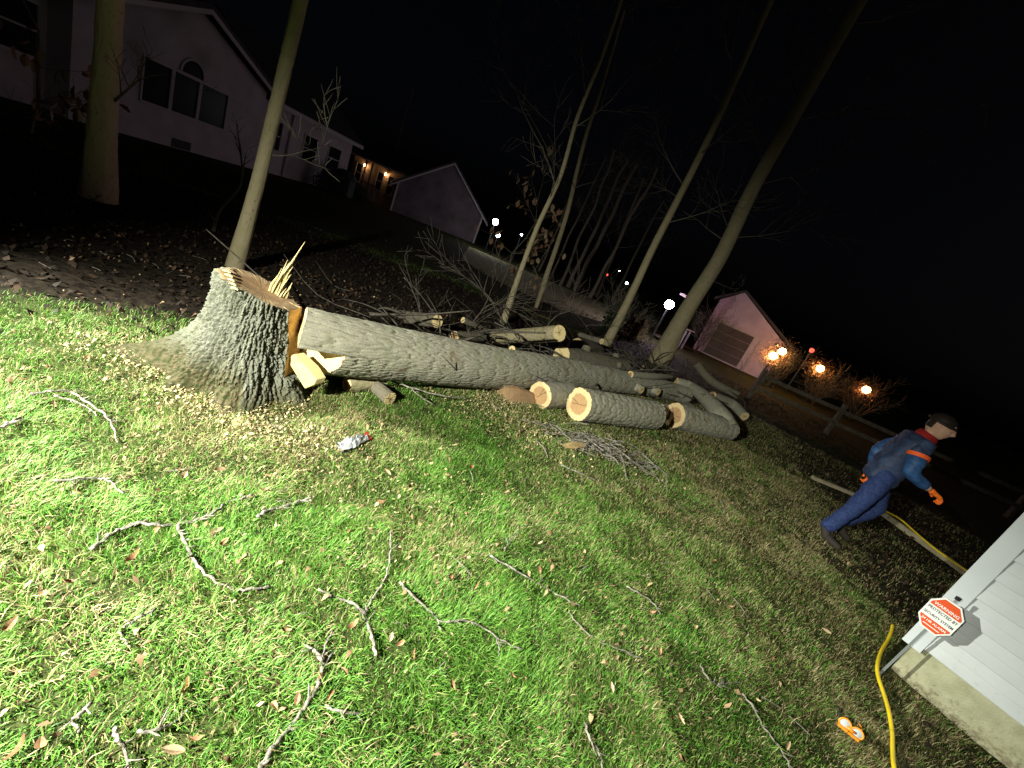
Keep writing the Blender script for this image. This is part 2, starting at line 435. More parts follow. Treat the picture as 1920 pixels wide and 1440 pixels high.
def build_ground():
    fine = np.arange(-9, 9.001, .09)
    ext = np.array([9.6, 11, 14, 20, 32, 60, 120, 260])
    xs = np.concatenate([-ext[::-1], fine, ext])
    X, Y = np.meshgrid(xs, xs + 3.0)
    Z = gz(X, Y)
    n = len(xs); V = np.stack([X, Y, Z], -1).reshape(-1, 3)
    i = np.arange(n * n).reshape(n, n)
    Fq = np.stack([i[:-1, :-1], i[:-1, 1:], i[1:, 1:], i[1:, :-1]], -1).reshape(-1, 4)
    me = bpy.data.meshes.new('ground'); me.vertices.add(len(V)); me.vertices.foreach_set('co', V.ravel())
    me.loops.add(Fq.size); me.loops.foreach_set('vertex_index', Fq.ravel().astype(np.int32))
    me.polygons.add(len(Fq)); me.polygons.foreach_set('loop_start', np.arange(0, Fq.size, 4, dtype=np.int32))
    me.update(); me.validate()
    fattr(me, 'lawn', lawn_mask(V[:, 0], V[:, 1]))
    def b(n, l, p):
        a = n.new('ShaderNodeAttribute'); a.attribute_name = 'lawn'
        tc = n.new('ShaderNodeTexCoord')
        def ramp(scale, c1, c2):
            t = n.new('ShaderNodeTexNoise'); t.inputs['Scale'].default_value = scale; t.inputs['Detail'].default_value = 6
            l.new(tc.outputs['Object'], t.inputs['Vector'])
            r = n.new('ShaderNodeValToRGB'); r.color_ramp.elements[0].position = .35; r.color_ramp.elements[1].position = .65
            r.color_ramp.elements[0].color = (*c1, 1); r.color_ramp.elements[1].color = (*c2, 1)
            l.new(t.outputs[0], r.inputs[0]); return r, t
        g1, _ = ramp(9, (.022, .030, .009), (.055, .066, .020))
        s1, ts = ramp(14, (.008, .006, .004), (.026, .018, .012))
        mx = n.new('ShaderNodeMixRGB'); l.new(a.outputs['Fac'], mx.inputs[0]); l.new(s1.outputs[0], mx.inputs[1]); l.new(g1.outputs[0], mx.inputs[2])
        l.new(mx.outputs[0], p.inputs['Base Color'])
        bp = n.new('ShaderNodeBump'); bp.inputs['Strength'].default_value = .8; bp.inputs['Distance'].default_value = .03
        l.new(ts.outputs[0], bp.inputs['Height']); l.new(bp.outputs[0], p.inputs['Normal'])
    tag(obj('ground', me, mat('ground', b, rough=.95, spec=.1), smooth=True), kind='structure')
build_ground()

def lit_lawn_sheet():  # lamplit band of the far lawn, painted as a paler sheet
    upx = [(880, 462), (940, 488), (1000, 514), (1090, 552), (1150, 576), (1196, 597)]
    lo = [(1192, 613), (1130, 604), (1050, 580), (960, 540), (910, 515), (865, 485)]
    v = [G(x, y, .012) for x, y in upx + lo]; n = len(v); m_ = n // 2; assert len(upx) == len(lo)
    f = [(i, i + 1, n - 2 - i, n - 1 - i) for i in range(m_ - 1)]
    tag(obj('lit_lawn', mesh('lit_lawn', v, f), NM('lit_lawn_paint', (.15, .145, .07), (.27, .26, .14), 3, bump=.4, bscale=30, rough=.95)), kind='structure')
lit_lawn_sheet()

def strips(name, base, hdir, height, bend, width, col, material, label, cat):
    """many blades (quad + triangle each) as one mesh"""
    n = len(base)
    side = np.stack([-hdir[:, 1], hdir[:, 0], np.zeros(n)], -1) * (width / 2)[:, None]
    h3 = np.concatenate([hdir, np.zeros((n, 1))], 1)
    up = np.array([0, 0, 1.])
    mid = base + up * (height * .62)[:, None] + h3 * (bend * .35)[:, None]
    tip = base + up * (height * (1.0 - .25 * (bend / np.maximum(height, 1e-4)).clip(0, 1.6)))[:, None] + h3 * bend[:, None]
    V = np.stack([base - side, base + side, mid + side * .8, mid - side * .8, tip], 1).reshape(-1, 3)
    o = np.arange(n) * 5
    lp = np.stack([o, o + 1, o + 2, o + 3, o + 3, o + 2, o + 4], 1).ravel().astype(np.int32)
    st = np.stack([np.arange(n) * 7, np.arange(n) * 7 + 4], 1).ravel().astype(np.int32)
    me = bpy.data.meshes.new(name); me.vertices.add(len(V)); me.vertices.foreach_set('co', V.ravel())
    me.loops.add(len(lp)); me.loops.foreach_set('vertex_index', lp)
    me.polygons.add(len(st)); me.polygons.foreach_set('loop_start', st)
    me.update()
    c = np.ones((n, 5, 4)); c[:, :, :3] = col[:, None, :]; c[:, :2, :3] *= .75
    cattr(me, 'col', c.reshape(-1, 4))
    return tag(obj(name, me, material), label, cat, kind='stuff')

def in_house(x, y, pad=0.0):
    dx, dy = x - CORNER.x, y - CORNER.y
    s = dx * ww.x + dy * ww.y; d = dx * wnrm.x + dy * wnrm.y
    return (s > -pad) & (s < 7) & (d < pad) & (d > -6)
def in_stump(x, y):
    dx, dy = x - STUMP.x, y - STUMP.y
    return np.hypot(dx, dy) < .36

def build_grass():
    pts = []
    for r0, r1, dens in ((.35, 2.0, 36000), (2.0, 3.2, 23000), (3.2, 5.0, 11500), (5.0, 7.5, 5200), (7.5, 11, 1500)):
        a0, a1 = R(8), R(172)                          # a fan wider than the view
        n = int(dens * .5 * (a1 - a0) * (r1 * r1 - r0 * r0))
        rr = np.sqrt(rng.uniform(r0 * r0, r1 * r1, n)); th = rng.uniform(a0, a1, n)
        pts.append(np.stack([rr * np.cos(th), rr * np.sin(th)], 1))
    P = np.concatenate(pts)
    lm = lawn_mask(P[:, 0], P[:, 1])
    clump = fbm(P[:, 0] * 9, P[:, 1] * 9, 21.)
    patch = fbm(P[:, 0] * 2.1 + 3, P[:, 1] * 2.1, 33.)
    keep = rng.random(len(P)) < lm * (0.55 + .8 * sstep(.30, .62, clump))
    keep &= ~in_house(P[:, 0], P[:, 1]) & ~in_stump(P[:, 0], P[:, 1])
    P, clump, patch, lm = P[keep], clump[keep], patch[keep], lm[keep]
    n = len(P); d = np.hypot(P[:, 0], P[:, 1])
    th = rng.uniform(0, 6.283, n); flow = fbm(P[:, 0] * 3, P[:, 1] * 3, 44.) * 12
    th = np.where(rng.random(n) < .5, th, flow + rng.normal(0, .6, n))
    hd = np.stack([np.cos(th), np.sin(th)], 1)
    h = (.015 + .026 * rng.random(n) ** 1.3) * (.30 + 1.4 * clump) * (1 + .25 * sstep(4, 9, d))
    h = h * np.where(rng.random(n) < .05, rng.uniform(1.3, 1.9, n), 1.0)
    bend = h * rng.uniform(.15, 1.5, n)
    w = rng.uniform(.0021, .0040, n) * (1 + .55 * sstep(2.5, 8, d))
    # colour: fresh green on the left, straw where the lawn is dormant on the right
    dry = np.clip(.25 + .55 * sstep(-.2, 3.4, P[:, 0] + .15 * (P[:, 1] - 3)) + .8 * (patch - .5) + .35 * sstep(1.2, .5, np.hypot(P[:, 0] - STUMP.x - .3, P[:, 1] - STUMP.y + .2)), .06, .88)
    k = rng.random(n); t = rng.random((n, 1))
    green = lerp(np.array([.045, .135, .016]), np.array([.135, .310, .040]), t)
    lime = lerp(np.array([.12, .25, .03]), np.array([.25, .41, .08]), t)
    straw = lerp(np.array([.24, .20, .085]), np.array([.50, .43, .23]), t)
    brown = lerp(np.array([.10, .07, .035]), np.array([.22, .15, .075]), t)
    c = np.where((k < dry * .70)[:, None], straw, np.where((k < dry)[:, None], brown, np.where((rng.random(n) < .3)[:, None], lime, green)))
    base = np.stack([P[:, 0], P[:, 1], gz(P[:, 0], P[:, 1]) - .003], 1)
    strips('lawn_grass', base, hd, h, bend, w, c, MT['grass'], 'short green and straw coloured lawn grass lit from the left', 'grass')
    return n
NG = build_grass()

# ------------------------------------------------------------------ leaf litter and sawdust (nobody could count them)
def flakes(name, P, size, col, material, label, cat, lift=.012, tilt=.5, aspect=.55):
    n = len(P); th = rng.uniform(0, 6.283, n)
    a = np.stack([np.cos(th), np.sin(th), rng.normal(0, tilt, n)], 1) * size[:, None]
    b = np.stack([-np.sin(th), np.cos(th), rng.normal(0, tilt, n)], 1) * (size * aspect)[:, None]
    z = gz(P[:, 0], P[:, 1]) + lift * rng.uniform(.4, 1.6, n)
    c = np.stack([P[:, 0], P[:, 1], z], 1)
    cup = np.zeros((n, 3)); cup[:, 2] = size * rng.uniform(-.1, .5, n)
    V = np.stack([c - a * .5, c - b * .5 + cup, c + a * .15 - b * .42 + cup * .6, c + a * .55, c + b * .5 + cup], 1).reshape(-1, 3)
    o = np.arange(n) * 5
    lp = np.stack([o, o + 1, o + 4, o + 1, o + 2, o + 3, o + 4], 1).ravel().astype(np.int32)
    st = np.stack([np.arange(n) * 7, np.arange(n) * 7 + 3], 1).ravel().astype(np.int32)
    me = bpy.data.meshes.new(name); me.vertices.add(len(V)); me.vertices.foreach_set('co', V.ravel())
    me.loops.add(len(lp)); me.loops.foreach_set('vertex_index', lp)
    me.polygons.add(len(st)); me.polygons.foreach_set('loop_start', st); me.update()
    cc = np.ones((n, 5, 4)); cc[:, :, :3] = col[:, None, :]
    cattr(me, 'col', cc.reshape(-1, 4))
    return tag(obj(name, me, material), label, cat, kind='stuff')
def litter():
    n = 70000
    P = np.stack([rng.uniform(-12, 9, n), rng.uniform(0, 17, n)], 1)
    lm = lawn_mask(P[:, 0], P[:, 1]); d = np.hypot(P[:, 0], P[:, 1])
    keep = (rng.random(n) < (1 - lm) * (.35 + fbm(P[:, 0] * 1.5, P[:, 1] * 1.5, 61.))) & (d > .8) & (d < 16) & ~in_house(P[:, 0], P[:, 1], .05)
    P = P[keep]; n = len(P); t = rng.random((n, 1))
    c = lerp(np.array([.012, .007, .005]), np.array([.060, .036, .021]), t ** 2.0)
    flakes('leaf_litter', P, rng.uniform(.02, .075, n), c, MT['litter'], 'brown fallen leaves covering the dark ground behind the lawn', 'leaves')
    # thin scatter of leaf crumbs in the lawn
    n = 3600
    rr = np.sqrt(rng.uniform(.6, 49, n)); th = rng.uniform(R(15), R(165), n)
    P = np.stack([rr * np.cos(th), rr * np.sin(th)], 1)
    keep = (fbm(P[:, 0] * 1.7, P[:, 1] * 1.7, 71.) > .42) & ~in_house(P[:, 0], P[:, 1], .05)
    P = P[keep]; n = len(P); t = rng.random((n, 1))
    c = lerp(np.array([.10, .05, .025]), np.array([.34, .23, .13]), t)
    flakes('leaf_crumbs', P, rng.uniform(.010, .038, n), c, MT['litter'], 'small crumbled brown leaf bits scattered through the lawn', 'leaves', lift=.026)
    # sawdust round the stump, under the felled log and along its cuts
    Q = []
    for cx, cy, sx, sy, k in ((-1.60, 2.26, .28, .14, 1700), (-2.2, 2.32, .35, .16, 1000), (-1.28, 2.12, .2, .12, 600), (-.9, 2.35, .5, .25, 500), (.02, 4.1, .34, .32, 3600), (.25, 3.75, .4, .25, 1300),
                           (1.0, 4.1, .45, .3, 700), (1.9, 4.9, .5, .35, 600), (-.6, 2.0, .5, .3, 420)):
        Q.append(np.stack([rng.normal(cx, sx, k), rng.normal(cy, sy, k)], 1))
    P = np.concatenate(Q); P = P[~in_stump(P[:, 0], P[:, 1])]; n = len(P); t = rng.random((n, 1))
    c = lerp(np.array([.20, .15, .07]), np.array([.44, .36, .20]), t)
    flakes('sawdust', P, rng.uniform(.005, .016, n) * rng.choice([1, 1, 1, 1.8], n), c, MT['chips'], 'pale sawdust and small chips round the stump and beside the log', 'sawdust', lift=.024, aspect=.6)
litter()

# ================================================================== STUMP, FELLED TRUNK AND LOGS
def frames(pts):
    P = [Vector(p) for p in pts]; out = []; prev = None
    for i, p in enumerate(P):
        t = (P[min(i + 1, len(P) - 1)] - P[max(i - 1, 0)]).normalized()
        if prev is None:
            prev = Vector((0, 0, 1)).cross(t)
            prev = prev.normalized() if prev.length > 1e-3 else Vector((1, 0, 0))
        x = (prev - t * prev.dot(t)).normalized(); prev = x
        out.append((p, t, x, t.cross(x)))
    return out
def stem(name, pts, radii, parent, material, nu=72, dv=.02, ncu=14, lv=.14, amp=.008, seed=1., wob=.06, s0=None):
    """bark covered stem along a curve; s0(a, b) shifts the first end along the axis (a, b in cross-section)"""
    P = smooth_path(pts, 8) if len(pts) > 2 else [lerp(Vector(pts[0]), Vector(pts[1]), k / 8) for k in range(9)]
    L = [0.]
    for a, b in zip(P, P[1:]): L.append(L[-1] + (b - a).length)
    nv = max(6, min(520, int(L[-1] / dv)))
    S = np.linspace(0, L[-1], nv)
    C = np.stack([np.interp(S, L, [p[i] for p in P]) for i in range(3)], 1)
    rad = np.interp(S / L[-1], np.linspace(0, 1, len(radii)), radii)
    fr = frames(C)
    T = np.array([f[1] for f in fr]); X = np.array([f[2] for f in fr]); Y = np.array([f[3] for f in fr])
    u = np.arange(nu) / nu; U, V = np.meshgrid(u, S)
    hgt = bark_h(U, V, ncu, lv, seed, 3.6)
    rr = rad[:, None] * (1 + wob * (fbm(np.cos(U * 6.283) * 1.5 + 4, np.sin(U * 6.283) * 1.5 + V * 2.5, seed + 1) - .5) * 2) + amp * (hgt - .5) \
        + amp * .5 * (vnoise(U * ncu * 6, V / lv * 9, seed + 3) - .5)
    ca, sa = np.cos(U * 6.283185), np.sin(U * 6.283185)
    pos = C[:, None, :] + X[:, None, :] * (rr * ca)[..., None] + Y[:, None, :] * (rr * sa)[..., None]
    if s0:
        fade = np.clip(1 - S / .5, 0, 1)[:, None]
        pos = pos + T[:, None, :] * (s0(rr * ca, rr * sa) * fade)[..., None]
    k = np.arange(nv * nu).reshape(nv, nu); kn = np.roll(k, -1, 1)
    fc = np.stack([k[:-1], kn[:-1], kn[1:], k[1:]], -1).reshape(-1, 4)
    me = bpy.data.meshes.new(name); me.from_pydata(pos.reshape(-1, 3).tolist(), [], fc.tolist()); me.update()
    fattr(me, 'ridge', hgt.ravel())
    o = obj(name, me, material, parent, smooth=True)
    ends = [(pos[0], C[0], -T[0]), (pos[-1], C[-1], T[-1])]
    return o, ends, (C, T, X, Y, rad)
def cap(ring, c, t, material, parent, name='cut_end', nr=10, s0=None, X=None, Y=None, T=None, rough=.003, k=1.0, seed=0.):
    n = len(ring); V, A = [], []
    c = np.array(c)
    for i in range(nr + 1):
        q = i / nr
        p = c + (ring - c) * q * k
        if s0 is not None:
            d = (ring - c) - ((ring - c) @ T)[:, None] * T
            a, b = d @ X * q, d @ Y * q
            p = c + d * q * k + T * s0(a, b)[:, None]
        if 0 < i < nr:
            p = p + np.array(t) * (rough * (h2(np.arange(n) * 1., i * 1., seed) - .5) * 2)[:, None]
        V.append(p); A.append(np.full(n, q))
    V = np.concatenate(V); A = np.concatenate(A); f = []
    for i in range(nr):
        for j in range(n):
            f.append((i * n + j, i * n + (j + 1) % n, (i + 1) * n + (j + 1) % n, (i + 1) * n + j))
    me = mesh(name, V, f); fattr(me, 'rr', A)
    rq = random.Random(seed * 7 + 1); R0 = float(np.linalg.norm(ring - c, axis=1).mean()); th = np.tile(np.arange(n) / n * 6.2832, nr + 1); ck = np.zeros(len(V))
    for i in range(3):                                              # drying cracks running out from the pith
        a0, l0 = rq.uniform(0, 6.28), rq.uniform(.25, .95); d = np.abs(np.angle(np.exp(1j * (th - a0 - .25 * A * rq.choice((-1, 1))))))
        ck = np.maximum(ck, np.exp(-(d * A * R0 / .0035) ** 2) * (A < l0) * (A > .04))
    fattr(me, 'crack', ck)
    return obj(name, me, material, parent, smooth=True)
def log(label, pts, radii, name='cut_log', group=None, m1='cut', m2='cut', seed=1., bark='log', stubs=(), cat='log', nu=60, amp=.006, **k):
    c = (Vector(pts[0]) + Vector(pts[-1])) / 2
    t = thing(name, (c.x, c.y, 0), label, cat, group)
    b, e, fr = stem('bark', pts, radii, t, MT[bark], nu=nu, seed=seed, amp=amp, **k)
    cap(*e[0], MT[m1], t, seed=seed, nr=16); cap(*e[1], MT[m2], t, seed=seed + 2, nr=16)
    for s, ang, r, ln in stubs:                                   # sawn-off side branches
        stub(t, fr, s, ang, r, ln, seed + s, bark)
    return t
def stub(t, fr, s, ang, r, ln, seed, bark, mm='cutpale'):
    C, T, X, Y, rad = fr
    i = int(s * (len(C) - 1)); d = X[i] * math.cos(ang) + Y[i] * math.sin(ang)
    d = d + T[i] * .35; d = d / np.linalg.norm(d)
    a = C[i] + d * rad[i] * .7; bq = C[i] + d * (rad[i] + ln)
    st, se, _ = stem('branch_stub', [Vector(a), Vector(bq)], [r * 1.25, r], t, MT[bark], nu=24, ncu=8, lv=.06, amp=.003, seed=seed)
    cap(*se[1], MT[mm], st, nr=5, seed=seed)

def build_stump():
    nth, nz = 640, 240
    t = thing('tree_stump', STUMP, 'rugged wide tree stump with flared mossy roots and upright splinters', 'stump')
    th = np.arange(nth) / nth * 2 * math.pi
    roots = ((R(203), .46, .36, .19), (R(-58), .20, .40, .16), (R(-8), .16, .3, .14), (R(110), .22, .4, .15), (R(160), .2, .3, .12), (R(250), .13, .25, .14), (R(55), .15, .3, .14))
    gd = np.array([.83, .56])
    def ztop(x, y):
        return .655 - .27 * (x * gd[0] + y * gd[1]) + .003 * (fbm(x * 14, y * 14, 4.) - .5)
    def rad(thv, z):
        r = .225 + .115 * np.exp(-np.maximum(z, 0) / .33) + .016 * np.sin(3 * thv + 1) + .012 * np.sin(5 * thv)
        for a, ln, w, hz in roots:
            d = np.angle(np.exp(1j * (thv - a)))
            r = r + ln * np.exp(-(d / w) ** 2) * np.exp(-np.maximum(z, 0) / hz)
        return r
    zt0 = ztop(.24 * np.cos(th), .24 * np.sin(th))
    q = np.linspace(0, 1, nz) ** 1.25
    TH = np.repeat(th[None], nz, 0); Z = -.04 + (zt0[None] + .04) * q[:, None]
    r = rad(TH, Z)
    hgt = bark_h(TH / 6.283185, Z * 1.0 + .05 * np.sin(TH * 3), 64, .15, 17.)
    fine = fbm(TH * 40, Z * 85, 5., 4); jag = fbm(TH * 95, Z * 190, 15., 3)
    fade = sstep(-.02, .12, Z)
    r = r + (.024 * (hgt - .5) + .036 * (fine - .5) + .014 * (jag - .5)) * (.45 + .55 * fade) + .04 * (fbm(TH * 9, Z * 7, 31.) - .5)
    x, y = r * np.cos(TH), r * np.sin(TH)
    # flat notch sawn into the side the trunk fell to
    nd = np.array([math.cos(R(12)), math.sin(R(12))]); lim = .24 - .18 * (Z - .45)
    s = x * nd[0] + y * nd[1]; over = (s > lim) & (Z > .16)
    x = np.where(over, x - nd[0] * (s - lim), x); y = np.where(over, y - nd[1] * (s - lim), y)
    pos = np.stack([x + STUMP.x, y + STUMP.y, Z], -1)
    k = np.arange(nz * nth).reshape(nz, nth); kn = np.roll(k, -1, 1)
    fc = np.stack([k[:-1], kn[:-1], kn[1:], k[1:]], -1).reshape(-1, 4)
    allover = over.ravel()[fc].all(1)
    for nm, sel, mm in (('bark', ~allover, 'stump'), ('notch_face', allover, 'notch')):
        f = fc[sel]; uq, inv = np.unique(f, return_inverse=True)
        me = bpy.data.meshes.new(nm); me.from_pydata(pos.reshape(-1, 3)[uq].tolist(), [], inv.reshape(-1, 4).tolist()); me.update()
        fattr(me, 'ridge', np.clip(hgt.ravel()[uq] * .45 + .75 * fine.ravel()[uq] + .35 * (jag.ravel()[uq] - .5), 0, 1))
        fattr(me, 'dust', (sstep(.26, .03, Z + .16 * (fine - .5) + .12 * (np.cos(TH - R(225)) < .2) - .06)).ravel()[uq]); obj(nm, me, MT[mm], t, smooth=True)
    # sawn top
    ring = pos[-1]; V, A, f = [], [], []; nr = 22
    for i in range(nr + 1):
        w = i / nr
        p = np.stack([STUMP.x + (ring[:, 0] - STUMP.x) * w, STUMP.y + (ring[:, 1] - STUMP.y) * w], 1)
        z = ztop(p[:, 0] - STUMP.x, p[:, 1] - STUMP.y)
        z = z * (1 - w ** 12) + ring[:, 2] * w ** 12
        z = z - .010 * (1 - w) 
        V.append(np.concatenate([p, z[:, None]], 1)); A.append(np.full(nth, w))
    V = np.concatenate(V); A = np.concatenate(A)
    for i in range(nr):
        kk = np.arange(nth); f.append(np.stack([i * nth + kk, i * nth + (kk + 1) % nth, (i + 1) * nth + (kk + 1) % nth, (i + 1) * nth + kk], 1))
    me = mesh('sawn_top', V, np.concatenate(f)); fattr(me, 'rr', A); obj('sawn_top', me, MT['cutdark'], t, smooth=True)
    # hinge wood torn up into splinters on the far right rim, and torn ridges on the left rim
    P0 = Vector((STUMP.x + .10, STUMP.y + .12, .60))
    for (bx, by), (tx, ty), w, dd in (((510, 548), (572, 453), .022, .0), ((516, 550), (556, 478), .026, .02), ((513, 553), (549, 500), .024, .01), ((521, 553), (545, 498), .02, .05),
                                      ((524, 556), (540, 521), .022, .03), ((531, 563), (548, 530), .032, .0), ((518, 552), (560, 470), .014, .035), ((508, 546), (527, 515), .022, .03), ((514, 551), (552, 488), .034, .045), ((520, 556), (541, 512), .036, .012), ((527, 560), (541, 540), .04, .03)):
        a = ONP(bx, by, (STUMP.x + .07 + dd * .5, STUMP.y + .13 + dd, 0), (-.4, .92, 0)); b_ = ONP(tx, ty, (STUMP.x + .07 + dd * .5, STUMP.y + .13 + dd, 0), (-.4, .92, 0))
        a = a - (b_ - a).normalized() * .05
        ax = (b_ - a).normalized(); sd = ax.cross(Vector((.4, -.9, .1))).normalized(); fr = ax.cross(sd)
        mb = MB(); v = []
        for q_, ws in ((0, 1), (.35, .95), (.62, .6), (.66, .42), (.9, .22), (1, .06)):
            c = lerp(a, b_, q_)
            v += [c + sd * w * ws * .5, c + fr * w * ws * .35, c - sd * w * ws * .5, c - fr * w * ws * .3]
        ff = [(0, 1, 2, 3)] + [(i * 4 + j, i * 4 + (j + 1) % 4, i * 4 + 4 + (j + 1) % 4, i * 4 + 4 + j) for i in range(5) for j in range(4)] + [(23, 22, 21, 20)]
        mb.add(v, ff).build('splinter', MT['splinter'], t)
    rs = random.Random(12)
    for i in range(26):                                              # frayed fibres between the big splinters
        q = rs.random(); bx, by = 506 + 26 * q + rs.gauss(0, 1.5), 545 + 18 * q + rs.gauss(0, 1)
        ln = rs.uniform(14, 62) * (1.1 - .65 * q); lean = rs.uniform(.45, .68)
        off = (STUMP.x + .07 + rs.uniform(0, .03), STUMP.y + .13 + rs.uniform(-.03, .05), 0)
        a = ONP(bx, by, off, (-.4, .92, 0)); b_ = ONP(bx + ln * lean, by - ln, off, (-.4, .92, 0)); a = a - (b_ - a).normalized() * .04
        mid_ = lerp(a, b_, .55) + Vector((rs.gauss(0, .004), rs.gauss(0, .004), 0)); r_ = rs.uniform(.003, .008)
        MB().tube([a, mid_, b_], [r_, r_ * .8, r_ * .15], 5).build('fibre', MT['splinter'], t)
    for i in range(5):
        a = G(418 + i * 4, 507 + i * 8.2, .715 - i * .008); b_ = G(433 + i * 3.4, 512 + i * 8.0, .72 - i * .008)
        MB().tube([a, lerp(a, b_, .5) + Vector((0, 0, .006)), b_], [.008, .009, .004], 5).build('rim_splinter', MT['splinter'], t)
    # yellow torn bark flake on the right shoulder
    a = ONP(533, 585, (STUMP.x + .12, STUMP.y - .22, 0), (.55, -.83, 0)); 
build_stump()

def build_trunk():
    pts = [G(588, 640, .385), G(760, 667, .305), G(930, 690, .235), G(1100, 706, .20), G(1240, 729, .18), G(1285, 741, .17)]
    t = thing('felled_trunk', (pts[2].x, pts[2].y, 0), 'long grey felled trunk lying from the stump toward the right', 'tree trunk')
    # chisel shaped butt: a near square face above, a slanted undercut on the side towards the camera
    ax = (pts[1] - pts[0]).normalized(); hx = Vector((0, 0, 1)).cross(ax).normalized()
    side = -1.0 if hx.dot(Vector((0, -1, 0))) > 0 else 1.0          # makes front positive
    def s0(a, b):
        front = -side * a
        p1 = -.12 - .45 * front                                     # upper half: skewed back cut, reaching toward the stump
        p2 = .01 + .55 * front                                      # lower half: open face notch towards the camera
        return np.where(b > .02, p1, np.maximum(p1, p2))
    b, e, fr = stem('bark', pts, [.222, .228, .222, .188, .165, .15], t, MT['log'], nu=260, dv=.0125, ncu=64, lv=.20, amp=.010, seed=3., wob=.035, s0=s0)
    C, T, X, Y, rad = fr
    cap(e[0][0], C[0], -T[0], MT['cutpale'], t, 'sawn_butt', nr=30, s0=s0, X=X[0], Y=Y[0], T=T[0], rough=.0015)
    cap(*e[1], MT['cut'], t, 'cut_end')
    # sawn side branches near the far end
    for x, y, r in ((1229, 746, .062), (1246, 741, .06)):
        p = G(x, y, .22); j = int(np.argmin(np.linalg.norm(C - np.array(p), axis=1)))
        a = Vector(C[j]); d = (p - a).normalized()
        st, se, _ = stem('branch_stub', [a + d * rad[j] * .6, a + d * (rad[j] + .09)], [r * 1.2, r], t, MT['log'], nu=24, ncu=8, lv=.06, amp=.003, seed=x * .1)
        cap(*se[1], MT['cutpale'], st, nr=5)
build_trunk()

log('squat log with dark heart right against the felled trunk', [G(1012, 742, .115), G(1012, 742, .115) + Vector((.34, .43, 0))], [.158, .158], seed=5., group='sawn log sections')
log('thick log section with broad pale cut face in front of the trunk', [G(1085, 758, .205), G(1225, 779, .185)], [.182, .182], seed=6., group='sawn log sections', lv=.12, ncu=22, nu=110, amp=.011, dv=.014)
log('small brown ended log peeking out behind the thick log section', [G(1236, 772, .12), G(1290, 768, .12)], [.115, .11], seed=7., m1='cutdark', group='sawn log sections')
# forked log: butt with a long curved limb swinging back to the left
def forked():
    p0, p1 = G(1264, 779, .175), G(1368, 806, .165)
    t = thing('forked_log', ((p0.x + p1.x) / 2, (p0.y + p1.y) / 2, 0), 'forked log with a curved limb arching back over it', 'log', 'sawn log sections')
    b, e, fr = stem('bark', [p0, lerp(p0, p1, .55), p1], [.185, .18, .165], t, MT['log'], nu=110, dv=.014, ncu=22, lv=.13, amp=.010, seed=8.)
    cap(*e[0], MT['cut'], t); cap(*e[1], MT['cutdark'], t)
    limb = [G(1366, 804, .2), G(1352, 780, .30), G(1326, 750, .34), G(1296, 726, .32), G(1268, 716, .30)]
    l, e2, _ = stem('limb', limb, [.15, .13, .115, .10, .09], t, MT['log'], nu=48, ncu=12, lv=.12, amp=.006, seed=9.)
    cap(*e2[1], MT['cutpale'], l)
forked()
log('mossy log with bright cut end propped on the brush behind the trunk', [AT(928, 633, 6.7), AT(990, 630, 6.3), AT(1049, 625, 5.8)], [.112, .116, .112], seed=10., group='logs behind the trunk', m2='cutpale', bark='trunk')
log('dark stubby limbed log whose pale cut end shows above the trunk', [G(1052, 667, .20), G(1168, 690, .2)], [.17, .16], seed=11., m1='cutpale', group='logs behind the trunk', bark='dbark',
    stubs=((.32, R(65), .07, .07), (.8, R(70), .055, .06), (.75, R(150), .05, .05)))
log('brown log with cracked pale end behind the middle of the trunk', [AT(722, 590, 5.9), AT(820, 603, 5.25)], [.09, .085], seed=12., m2='cutpale', group='logs behind the trunk', bark='dbark')
log('short log with orange cut end half hidden behind the trunk', [G(905, 632, .08), G(852, 631, .085)], [.07, .07], seed=13., group='logs behind the trunk', bark='dbark')
log('short brown log lying below the propped mossy log', [AT(1120, 655, 8.6), AT(1082, 648, 7.6)], [.13, .13], seed=14., m2='cutdark', group='logs behind the trunk', bark='dbark')
log('thin branch length with round pale end facing out under the trunk', [G(731, 748, .058), G(706, 726, .06)], [.056, .054], seed=15., m1='cutpale', group='short lengths under the trunk', bark='dbark', lv=.07, ncu=10)
log('greenish short length lying in shadow under the trunk', [G(650, 722, .06), G(718, 718, .06)], [.058, .054], seed=16., group='short lengths under the trunk', bark='trunk', lv=.07, ncu=10)
log('curved limb with pale cut end at the far right of the pile', [G(1396, 781, .12), G(1372, 758, .18), G(1335, 742, .22)], [.095, .10, .09], seed=18., m1='cutpale', group='limbs at the end of the pile', bark='log', lv=.1)
log('slanting limb raised above the far end of the pile', [AT(1307, 684, 9.6), AT(1335, 715, 9.3), AT(1385, 742, 9.0)], [.085, .085, .075], seed=19., m1='cutpale', group='limbs at the end of the pile', bark='dbark')
log('grey limb lying across the far end of the trunk', [G(1182, 702, .36), G(1225, 706, .38), G(1258, 706, .4)], [.05, .055, .04], seed=20., group='limbs at the end of the pile', bark='log')

